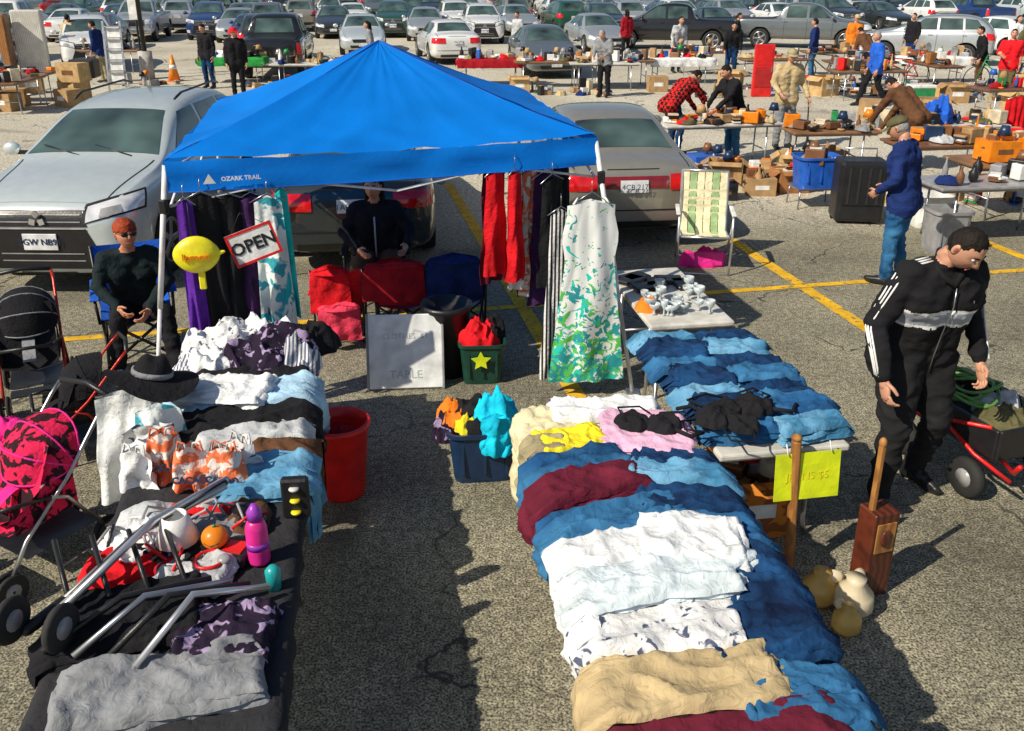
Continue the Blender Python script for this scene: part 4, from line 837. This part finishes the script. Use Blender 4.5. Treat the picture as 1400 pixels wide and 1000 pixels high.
# ------------------------------------------------------------------ chairs
def camp(x,y,yaw,m,name='camp_chair',s=1):
    b=B()
    for sx in (-1,1):
        b.tube([(sx*.27,.24,0),(sx*.24,-.24,.42)],.013,black,6); b.tube([(sx*.27,-.26,0),(sx*.26,.24,.42)],.013,black,6)
        b.tube([(sx*.26,-.24,.1),(sx*.28,-.3,.9)],.013,black,6); b.tube([(sx*.28,.25,.4),(sx*.29,.26,.6)],.013,black,6); b.box((sx*.29,0,.61),(.07,.56,.015),m,bev=.005)
    for sy in (-1,1): b.tube([(-.27,sy*.25,.02),(.25,sy*.25,.42)],.013,black,6); b.tube([(.27,sy*.25,.02),(-.25,sy*.25,.42)],.013,black,6)
    b.grid(lambda s_,t:V(((s_-.5)*.54,(t-.5)*.5,.43-.05*math.sin(math.pi*s_))),12,8,m); b.grid(lambda s_,t:V(((s_-.5)*.56,-.24-.06*t-.05*math.sin(math.pi*s_),.44+.46*t-.02*math.sin(math.pi*s_)*t)),12,10,m)
    return b.obj(name,(x,y,0),rad(yaw),scale=s)
camp(-3.14,6.93,204,C['blue']); camp(-1.28,8.08,184,C['black'])
camp(-1.5,7.3,5,C['red'],s=.78); camp(-.98,7.38,6,C['dred'],s=.8); camp(-.48,7.5,10,C['navy'],s=.8)
for nm,x,y,z,w,l,m,s in (('red_shirt',-1.53,7.03,.7,.32,.36,C['red'],1),('red_sweater',-1.0,7.09,.74,.5,.32,C['dred'],2),('navy_jacket',-.5,7.2,.75,.46,.32,C['navy'],3),('pink_shirt',-1.46,6.98,.4,.34,.3,cloth('cloth_coral',(.88,.06,.12)),5)):
    b=B(); 
    for sg in (1,-1):
        hang(b,(-w/2,-.03*sg,0),(w/2,-.03*sg+.03,0),l*(1 if sg>0 else .6),m,s*3+sg,lambda t:1-.35*(1-min(1,t*6))*.3+.08*t,dep=.022,fr=1.1,n=22,nv=18,hanger=False)
    heap(b,0,0,-.02,w*.49,.07,.05,m,s,24); b.obj(nm,(x,y,z),rad(6))
def lawn(x,y,yaw):
    b=B(); 
    for sx in (-1,1):
        b.tube([(sx*.27,.3,0),(sx*.28,.28,.38),(sx*.28,.24,.6),(sx*.28,.2,.62),(sx*.28,-.2,.62)],.012,alu,8)
        b.tube([(sx*.27,-.34,0),(sx*.28,.1,.38),(sx*.28,.24,.6)],.012,alu,8); b.tube([(sx*.25,.26,.4),(sx*.25,-.2,.36),(sx*.25,-.36,.99)],.013,alu,8)
        b.box((sx*.29,.03,.64),(.045,.42,.02),white_paint,bev=.006)
    b.tube([(-.25,-.36,.99),(.25,-.36,.99)],.013,alu,8); b.tube([(-.25,.26,.4),(.25,.26,.4)],.013,alu,8); b.tube([(-.27,.3,.01),(.27,.3,.01)],.011,alu,8);b.tube([(-.27,-.34,.01),(.27,-.34,.01)],.011,alu,8)
    gr=cloth('webbing_green',(.35,.5,.25)); wh=cloth('webbing_cream',(.85,.78,.52))
    for k in range(6):
        xx=-.205+.082*k; m=gr if k in(1,4) else wh; o=.002*(k%2)
        b.grid(lambda s_,t:V((xx+(s_-.5)*.074,.26-.46*t,.415-.04*t-.03*math.sin(math.pi*t)+o)),2,10,m); b.grid(lambda s_,t:V((xx+(s_-.5)*.074,-.2-.16*t-.02*math.sin(math.pi*t),.375+.615*t+o)),2,10,m)
    for k in range(5): b.grid(lambda s_,t:V(((s_-.5)*.5,.2-.09*k+(t-.5)*.08,.408-.008*k-.026)),4,1,wh)
    for k in range(7): b.grid(lambda s_,t:V(((s_-.5)*.5,-.225-.0205*k-.012,.43+.08*k+(t-.5)*.075)),4,1,wh)
    b.obj('webbed_lawn_chair',(x,y,0),rad(yaw))
lawn(2.08,9.3,172)
b=B(); heap(b,0,0,0,.26,.12,.2,cloth('bag_pink',(.85,.03,.3)),2); b.box((0,-.1,.1),(.4,.02,.16),PL['pink'],bev=.008); b.obj('pink_bag',(2.1,9.35,0),.05)

# ------------------------------------------------------------------ strollers
def stroller(x,y,yaw,fab,trim,frame=None,s=1):
    b=B(); fr=frame or steel
    for sx in (-1,1):
        for yy in (-.34,.36):
            for o in (-.03,.03):
                n=20; b.loft([[V((sx*.25+o+dx,yy+r*math.cos(6.283*i/n),.1+r*math.sin(6.283*i/n))) for i in range(n)] for r,dx in ((.06,-.014),(.098,-.014),(.105,0),(.098,.014),(.06,.014))],rubber); b.cyl((sx*.25+o-.016,yy,.1),(sx*.25+o+.016,yy,.1),.05,.05,PL['grey'],10)
            b.tube([(sx*.25-.05,yy,.1),(sx*.25+.05,yy,.1)],.01,black,6)
        b.tube([(sx*.25,.36,.12),(sx*.25,.2,.35),(sx*.25,-.12,.62),(sx*.25,-.42,.95),(sx*.24,-.5,1.03)],.013,fr,8); b.tube([(sx*.25,-.34,.12),(sx*.25,-.1,.5),(sx*.25,0,.55)],.013,fr,8)
        b.tube([(sx*.25,.0,.55),(sx*.25,.2,.6),(sx*.2,.32,.6)],.012,black,8)
    b.tube([(-.24,-.5,1.03),(0,-.53,1.05),(.24,-.5,1.03)],.019,black,8); b.tube([(-.2,.32,.6),(.2,.32,.6)],.016,black,8); b.tube([(-.25,-.34,.12),(.25,-.34,.12)],.01,fr,6)
    b.grid(lambda s_,t:V(((s_-.5)*.44,.28-.3*t if t<.5 else .13-.36*(t-.5)*1.1,(.42-.04*math.sin(math.pi*s_)) if t<.5 else .42+.9*(t-.5))),10,16,fab)
    for sx in(-1,1): b.grid(lambda s_,t:V((sx*.225,.24-.42*s_,.4+(.1+.25*s_)*t)),6,4,fab)
    def hood(s_,t):
        a=rad(-35+120*t); w=math.pi*s_; r=.3-.012*abs(math.sin(t*3*math.pi)); return V((-.25*math.cos(w),-.2+r*math.sin(w)**.7*math.cos(a+rad(25)),.6+ r*math.sin(w)**.7*math.sin(a+rad(25))+.07))
    b.grid(hood,16,24,fab); 
    for tt in (0,.333,.667,1): b.tube([hood(i/10,tt) for i in range(11)],.007,trim,6)
    b.grid(lambda s_,t:V(((s_-.5)*.42,-.3+.5*t,.2-.06*math.sin(math.pi*s_)*math.sin(math.pi*t))),8,8,black); b.box((0,.42,.24),(.36,.14,.02),black,bev=.006)
    b.grid(lambda s_,t:V(((s_-.5)*.1,.3-.02*t-.3*t,.47+.12*math.sin(t*2))),4,8,trim)
    b.obj('stroller',(x,y,0),rad(yaw),scale=s)
stroller(-3.6,6.1,205,C['black'],C['grey'],mat('red_tube',(.5,.03,.02),.3,.3),s=.85); stroller(-2.6,4.1,150,C['rprint'],cloth('trim_pink',(.85,.03,.3)),s=.85); stroller(-2.9,5.25,120,C['black'],C['black'],mat('red_tube',(.5,.03,.02)),s=.72)
b=B(); heap(b,0,0,0,.2,.22,.18,cloth('trim_pink',(.85,.03,.3)),6); b.obj('pink_blanket',(-2.8,4.4,.5))
b=B()
for k in range(3): b.tube([(-.2+.05*k,-.3,.02+.03*k),(.1+.04*k,.1,.09+.03*k),(.45,.35+.03*k,.12)],.015,(steel,black,alu)[k],8)
for k in range(4): b.tube([(-.1+.14*k,-.2,.03),(-.2+.14*k,.1,.12)],.011,black,6)
b.cap((-.22,-.32,.03),(-.12,-.22,.05),.024,.024,black); b.obj('folded_push_cart_frame',(-1.62,2.95,.79),.25)
b=B()
for k in range(4): b.tube([(-.3+.12*k,-.25,.02),(-.15+.1*k,.0,.08+.02*k),(.1+.08*k,.2,.05)],.013,(black,steel,black,alu)[k],8)
for sx in(-1,1):
    n=20; b.loft([[V((-.35+dx+.1*sx,-.2+r*math.cos(6.283*i/n),.09+r*math.sin(6.283*i/n))) for i in range(n)] for r,dx in ((.04,-.014),(.082,-.014),(.088,0),(.082,.014),(.04,.014))],rubber); b.cyl((-.35+.1*sx-.017,-.2,.09),(-.35+.1*sx+.017,-.2,.09),.04,.04,PL['grey'],12)
b.obj('folded_stroller_frame',(-1.3,2.66,.8),-.2)

# ------------------------------------------------------------------ right: black garden cart with netting and hose
b=B(); b.box((0,0,.3),(.5,.8,.04),black,bev=.01)
for c,s in (((.25,0,.4),(.03,.8,.2)),((-.25,0,.4),(.03,.8,.2)),((0,.4,.4),(.5,.03,.2)),((0,-.4,.4),(.5,.03,.2))): b.box(c,s,black,bev=.01)
for sx in(-1,1):
    for sy in(-1,1):
        n=20; b.loft([[V((sx*.3+dx,sy*.28+r*math.cos(6.283*i/n),.13+r*math.sin(6.283*i/n))) for i in range(n)] for r,dx in ((.07,-.03),(.12,-.03),(.13,0),(.12,.03),(.07,.03))],rubber); b.cyl((sx*.3-.032,sy*.28,.13),(sx*.3+.032,sy*.28,.13),.06,.06,PL['grey'],12)
for k in range(5):
    r=.2-.014*k; b.tube([(r*math.cos(a*.3)+.04*math.sin(k*2),.12+r*1.2*math.sin(a*.3)+.03*math.cos(k*2),.47+.022*k+.03*math.sin(a*.6+k)) for a in range(22)],.011,mat('green_hose',(.12,.28,.06),.4),7)
heap(b,0,-.2,.38,.2,.18,.14,C['olive'],4); heap(b,.1,-.05,.38,.14,.14,.16,C['lgrey'],8)
b.tube([(-.2,-.42,.3),(-.34,-.62,.36),(-.5,-.78,.52)],.014,PL['red'],8); b.tube([(-.26,.35,.5),(-.3,-.3,.3),(-.2,-.5,.2)],.013,PL['red'],8); b.tube([(-.26,-.35,.5),(-.3,.3,.3)],.013,PL['red'],8); b.obj('garden_cart_with_hose',(3.0,5.1,0),rad(18))
# ------------------------------------------------------------------ mid-ground market stuff
rr=random.Random(21)
def stall(x,y,yaw,L=1.8,W=.75,n=26,pal=None,m=None,clothm=None,hs=1):
    table(x,y,yaw,L,W,m=m or random.choice((tabtop,woodtop,PL['brown'])))
    if clothm:
        b=B(); garment(b,0,0,.722,W+.5,L+.4,0,clothm,.008,rr.random()*9,W/2+.01,L/2+.01,cr=.3,n=30,layers=1); b.obj('tablecloth',(x,y,0),rad(yaw))
    b=B(); goods(b,W*.95,L*.95,.735,n,rr,pal,hs); b.obj('flea_market_goods',(x,y,0),rad(yaw))
def floorgoods(x,y,yaw,W,L,n,hs=1.3,pal=None):
    b=B(); goods(b,W,L,0,n,rr,pal,hs); b.obj('flea_market_goods',(x,y,0),rad(yaw))
boxp=[PL['red'],PL['white'],PL['navy'],cardb2,cardb,PL['cream'],PL['orange'],PL['black'],PL['brown'],PL['black'],PL['brown'],cardb]
for i,(x,y,s,mm) in enumerate(((3.25,13.4,(.5,.4,.35),cardb),(3.8,13.2,(.5,.45,.3),cardb2),(4.1,12.9,(.45,.4,.32),mat('wood_crate',(.35,.15,.05))),(3.6,12.7,(.4,.35,.25),cardb),(4.55,14.2,(.5,.4,.3),cardb2),(3.1,14.1,(.5,.4,.3),PL['blue']),(5.2,14.6,(.4,.5,.3),cardb),(2.75,13.0,(.4,.4,.3),PL['black']),(3.0,12.4,(.35,.3,.25),PL['black']))):
    cbox('cardboard_box' if i not in(5,7,8) else 'plastic_crate',x,y,rr.uniform(-20,20),s,mm,i%2==0,boxp,seed=i)
stall(3.4,14.7,100,2.0,.6,30,boxp); stall(5.0,14.0,95,1.4,.6,24,boxp); floorgoods(4.6,13.4,0,1.6,.9,18)
tote('blue_storage_tote',4.15,12.0,5,(.6,.45,.42),PL['blue'],z=.28); b=B(); 
for sx in(-1,1):
    for sy in(-1,1): b.tube([(sx*.28,sy*.2,0),(sx*.26,sy*.18,.28)],.012,steel,6)
b.box((0,0,.27),(.6,.45,.02),steel); b.obj('tote_stand',(4.15,12.0,0),.09)
b=B(); goods(b,.5,.35,.6,10,rr,boxp); b.obj('boxed_toys',(4.15,12.0,0),.09)
b=B(); b.box((0,0,.42),(.6,.42,.78),black,bev=.05,seg=3); b.box((0,-.215,.5),(.5,.02,.5),PL['black'],bev=.008)
for k in range(4): b.box((-.18+.12*k,-.228,.5),(.03,.012,.46),rubber)
for sx in(-1,1): b.cyl((sx*.24,.1,.05),(sx*.28,.1,.05),.05,.05,rubber,12)
b.tube([(-.2,.1,.8),(-.2,.12,.92),(.2,.12,.92),(.2,.1,.8)],.012,steel,6); b.obj('black_suitcase',(4.45,11.2,0),rad(-6))
b=B(); b.box((0,0,.65),(.5,.1,1.3),PL['red'],bev=.015); b.box((0,-.055,1.0),(.4,.01,.4),PL['red']); b.box((0,-.06,.5),(.4,.01,.5),mat('red_dark_panel',(.4,.01,.01))); b.box((.2,-.07,.68),(.02,.03,.12),steel); b.obj('red_locker',(6.4,23.3,0),0)
stall(6.6,13.0,98,2.2,.75,34,[PL['brown'],cardb,black,PL['orange'],PL['navy'],PL['white'],cardb2]); stall(5.75,10.4,98,1.8,.7,16,[PL['grey'],PL['white'],black,PL['brown']],m=PL['grey'])
for i in range(4): cbox('orange_crate',6.3+.42*(i%2)+.15*i,11.5+.3*(i//2),8,(.42,.34,.26),PL['orange'],False,boxp,z=.74,seed=i)
table(6.8,11.65,98,1.9,.8,m=woodtop); tote('white_storage_tote',5.3,11.0,3,(.5,.4,.4),PL['white']); tote('grey_storage_tote',5.0,9.9,3,(.45,.4,.5),PL['grey'])
b=B(); heap(b,0,0,0,.28,.22,.35,C['blue'],3); b.tube([(-.1,-.2,.3),(-.15,-.25,.15),(-.1,-.2,.02)],.02,C['navy'],6); b.tube([(.1,-.2,.3),(.15,-.25,.15),(.1,-.2,.02)],.02,C['navy'],6); b.obj('blue_backpack',(6.9,14.6,.74))
stall(7.1,14.6,98,1.8,.7,22,boxp); b=B(); hang(b,(0,0,1.1),(.5,.1,1.1),.7,C['red'],2); b.obj('red_jacket',(8.0,14.6,0))
stall(8.6,13.0,98,1.8,.7,22,boxp)
floorgoods(5.2,13.0,0,1.0,.6,12); floorgoods(6.9,12.2,0,1.6,.5,14)
for x,y,yw,n,cm in ((9.6,25.3,95,22,None),(12.2,26.5,95,20,C['white']),(11.3,24.6,5,18,None),(14.5,25.5,95,20,None),(7.4,26,100,20,None),(4.8,26.3,95,22,C['white']),(3.0,25.6,95,20,None),(1.0,25.3,92,24,None),(-.6,25.9,92,18,C['dred']),(2.5,24.8,90,18,None),(-5.5,24.6,92,20,None),(-8.0,26.4,90,16,C['green']),(-12.2,22.3,92,16,None),(-14,23.5,90,16,C['blue']),(-11.4,20.9,5,12,None),(6.0,28.5,90,18,None),(9.9,28.4,90,18,None),(16.5,28,90,18,None),(14.2,23.2,90,18,None),(-16.5,20,90,16,None),(12.8,20.4,95,16,None),(-12.6,29,90,16,None),(10.8,19.4,100,18,None),(8.9,22.9,98,20,None)):
    stall(x,y,yw,1.9,.75,n,None,None,cm,1.3)
for x,y,w,l,n in ((9.5,23.9,2.5,1.2,26),(11.8,23.2,2.2,1.2,22),(7.3,24.6,2,1,18),(1.5,24,2.4,1,22),(5.3,23.3,1.3,.8,12),(-13,21.3,2,1,14),(7.4,18.8,2,1,12),(13,21.6,2,1,16),(9.3,17.6,2,1,14),(-10.4,25.6,2,1,12),(-6.8,25.4,2,.8,12)): floorgoods(x,y,0,w,l,n,1.8)
for x,y,s in ((-12.4,20.6,.55),(-11.7,20.9,.5),(-13.1,21.2,.6),(-11.9,21.7,.5),(-10.9,22.6,.6),(-12.7,24,.6),(-10.6,21.6,.5),(8.1,23.6,.6),(10.9,22.3,.55),(7.9,19.8,.5),(3.9,24.4,.5),(.2,24.2,.5),(9.0,19.3,.6),(11.6,20.6,.6),(6.0,25.0,.6),(13.5,24.2,.6)): cbox('cardboard_box',x,y,rr.uniform(-30,30),(s,s*.8,s*.8),rr.choice((cardb,cardb2)),rr.random()<.5,seed=3)
cbox('cardboard_box',-12.1,20.8,10,(.55,.5,.45),cardb2,False,z=.44); cbox('cardboard_box',-10.8,22.5,-10,(.6,.5,.45),cardb2,False,z=.48)
b=B(); b.box((0,0,.95),(.9,.25,1.9),mat('mattress',(.7,.68,.62),.8,k='stripe',c2=(.6,.58,.52),sc=6),bev=.05,seg=2); b.obj('upright_mattress',(-15.1,29.0,0),rad(8))
b=B(); b.box((0,0,.9),(.9,.45,1.8),woodtop,bev=.02)
for sx in(-1,1): b.box((sx*.22,-.235,.9),(.4,.02,1.6),wood,bev=.01); b.ell((sx*.05,-.26,.9),.02,alu)
b.obj('wooden_wardrobe',(-15.9,28.4,0),rad(10))
b=B(); 
for sx in(-1,1): b.box((sx*.22,0,.9),(.05,.03,1.8),alu,rot=(rad(-8),0,0))
for k in range(6): b.box((0,-.13+.04*k,.25+.28*k),(.42,.05,.03),alu)
b.box((0,.03,.9),(.38,.01,1.5),white_paint,rot=(rad(-8),0,0)); b.obj('step_ladder',(-10.6,24.5,0),rad(5))
b=B(); b.box((0,0,.3),(.6,.5,.45),black,bev=.03); b.box((0,-.26,.3),(.48,.02,.34),cglass); b.obj('television_set',(-10.7,22.9,.45),.1)
b=B(); b.lathe((0,0,.03),[(.17,0),(.03,.72),(.02,.72)],PL['orange'],18); b.box((0,0,.015),(.4,.4,.03),PL['orange'],bev=.01); b.lathe((0,0,.35),[(.108,0),(.085,.12)],white_paint,18); b.obj('traffic_cone',(-9.9,26.7,0))
b=B(); b.box((0,0,.2),(.6,.38,.34),PL['green'],bev=.03); b.box((0,0,.4),(.62,.4,.08),PL['white'],bev=.02); b.obj('cool_box',(10.0,22.2,0),.1)
def bike(x,y,yaw,m):
    b=B()
    for yy in (-.52,.52):
        b.tube([(0,yy+.33*math.cos(a*math.pi/14),.34+.33*math.sin(a*math.pi/14)) for a in range(29)],.014,rubber,6)
        for a in range(10): b.tube([(0,yy,.34),(0,yy+.32*math.cos(a*.628),.34+.32*math.sin(a*.628))],.002,alu,4)
    for p,q in (((0,-.52,.34),(0,-.12,.36)),((0,-.12,.36),(0,-.25,.8)),((0,-.23,.78),(0,.36,.82)),((0,-.12,.36),(0,.38,.75)),((0,-.52,.34),(0,-.23,.78)),((0,.52,.34),(0,.34,.95))): b.tube([p,q],.016,m,7)
    b.tube([(-.28,.28,1.0),(0,.36,.98),(.28,.28,1.0)],.012,black,6); b.ell((0,-.26,.86),(.07,.13,.035),black); b.obj('bicycle',(x,y,0),yaw)
bike(9.6,24.4,1.2,PL['blue']); bike(10.6,24.9,1.7,PL['red']); bike(12.9,24.2,1.4,PL['green']); bike(8.9,26.2,1.5,black)
def lamp(x,y,h=9):
    b=B(); b.cyl((0,0,0),(0,0,.8),.2,.2,mat('concrete',(.45,.43,.4),.9),16); b.cyl((0,0,.8),(0,0,h),.07,.05,black,10); b.tube([(-.7,0,h),(.7,0,h)],.035,PL['brown'],6)
    for sx in(-1,1): b.box((sx*.8,0,h),(.6,.3,.14),PL['brown'],bev=.03); b.box((sx*.8,0,h-.075),(.4,.22,.02),PL['white'])
    b.obj('street_lamp',(x,y,0))
lamp(-10.9,27.3,9); lamp(14,58,11); lamp(-28,62,11); lamp(36,60,11); lamp(-3,92,11)
b=B(); b.tube([(0,0,0),(0,0,2.6)],.035,black,8); b.box((.0,-.04,2.1),(.35,.02,.9),white_paint,bev=.01); b.obj('parking_sign',(-11.3,28,0))

# ------------------------------------------------------------------ light, world, camera
sd=V((-.62,-.44,.68)).normalized()
su=bpy.data.lights.new('sun','SUN'); su.energy=5; su.angle=rad(.5); su.color=(1,.91,.75); so=bpy.data.objects.new('sun',su); COL.objects.link(so); so.rotation_euler=(-sd).to_track_quat('-Z','Y').to_euler(); so.location=(-20,-20,30)
w=bpy.data.worlds.new('World'); scene.world=w; w.use_nodes=True; nt=w.node_tree; bg=nt.nodes['Background']; sk=nt.nodes.new('ShaderNodeTexSky'); sk.sky_type='NISHITA'; sk.sun_disc=False
sk.sun_elevation=math.asin(sd.z); sk.sun_rotation=math.atan2(sd.x,sd.y); nt.links.new(sk.outputs[0],bg.inputs[0]); bg.inputs[1].default_value=.08
cam=bpy.data.cameras.new('camera'); cam.lens=31.2; cam.sensor_width=36; cam.clip_end=3000; cam.shift_y=-.057; co=bpy.data.objects.new('camera',cam); COL.objects.link(co); co.location=(0,0,3.05); co.rotation_euler=(rad(90-20.8),0,0); scene.camera=co
scene.view_settings.view_transform='Standard'; scene.view_settings.look='None'; scene.view_settings.exposure=0
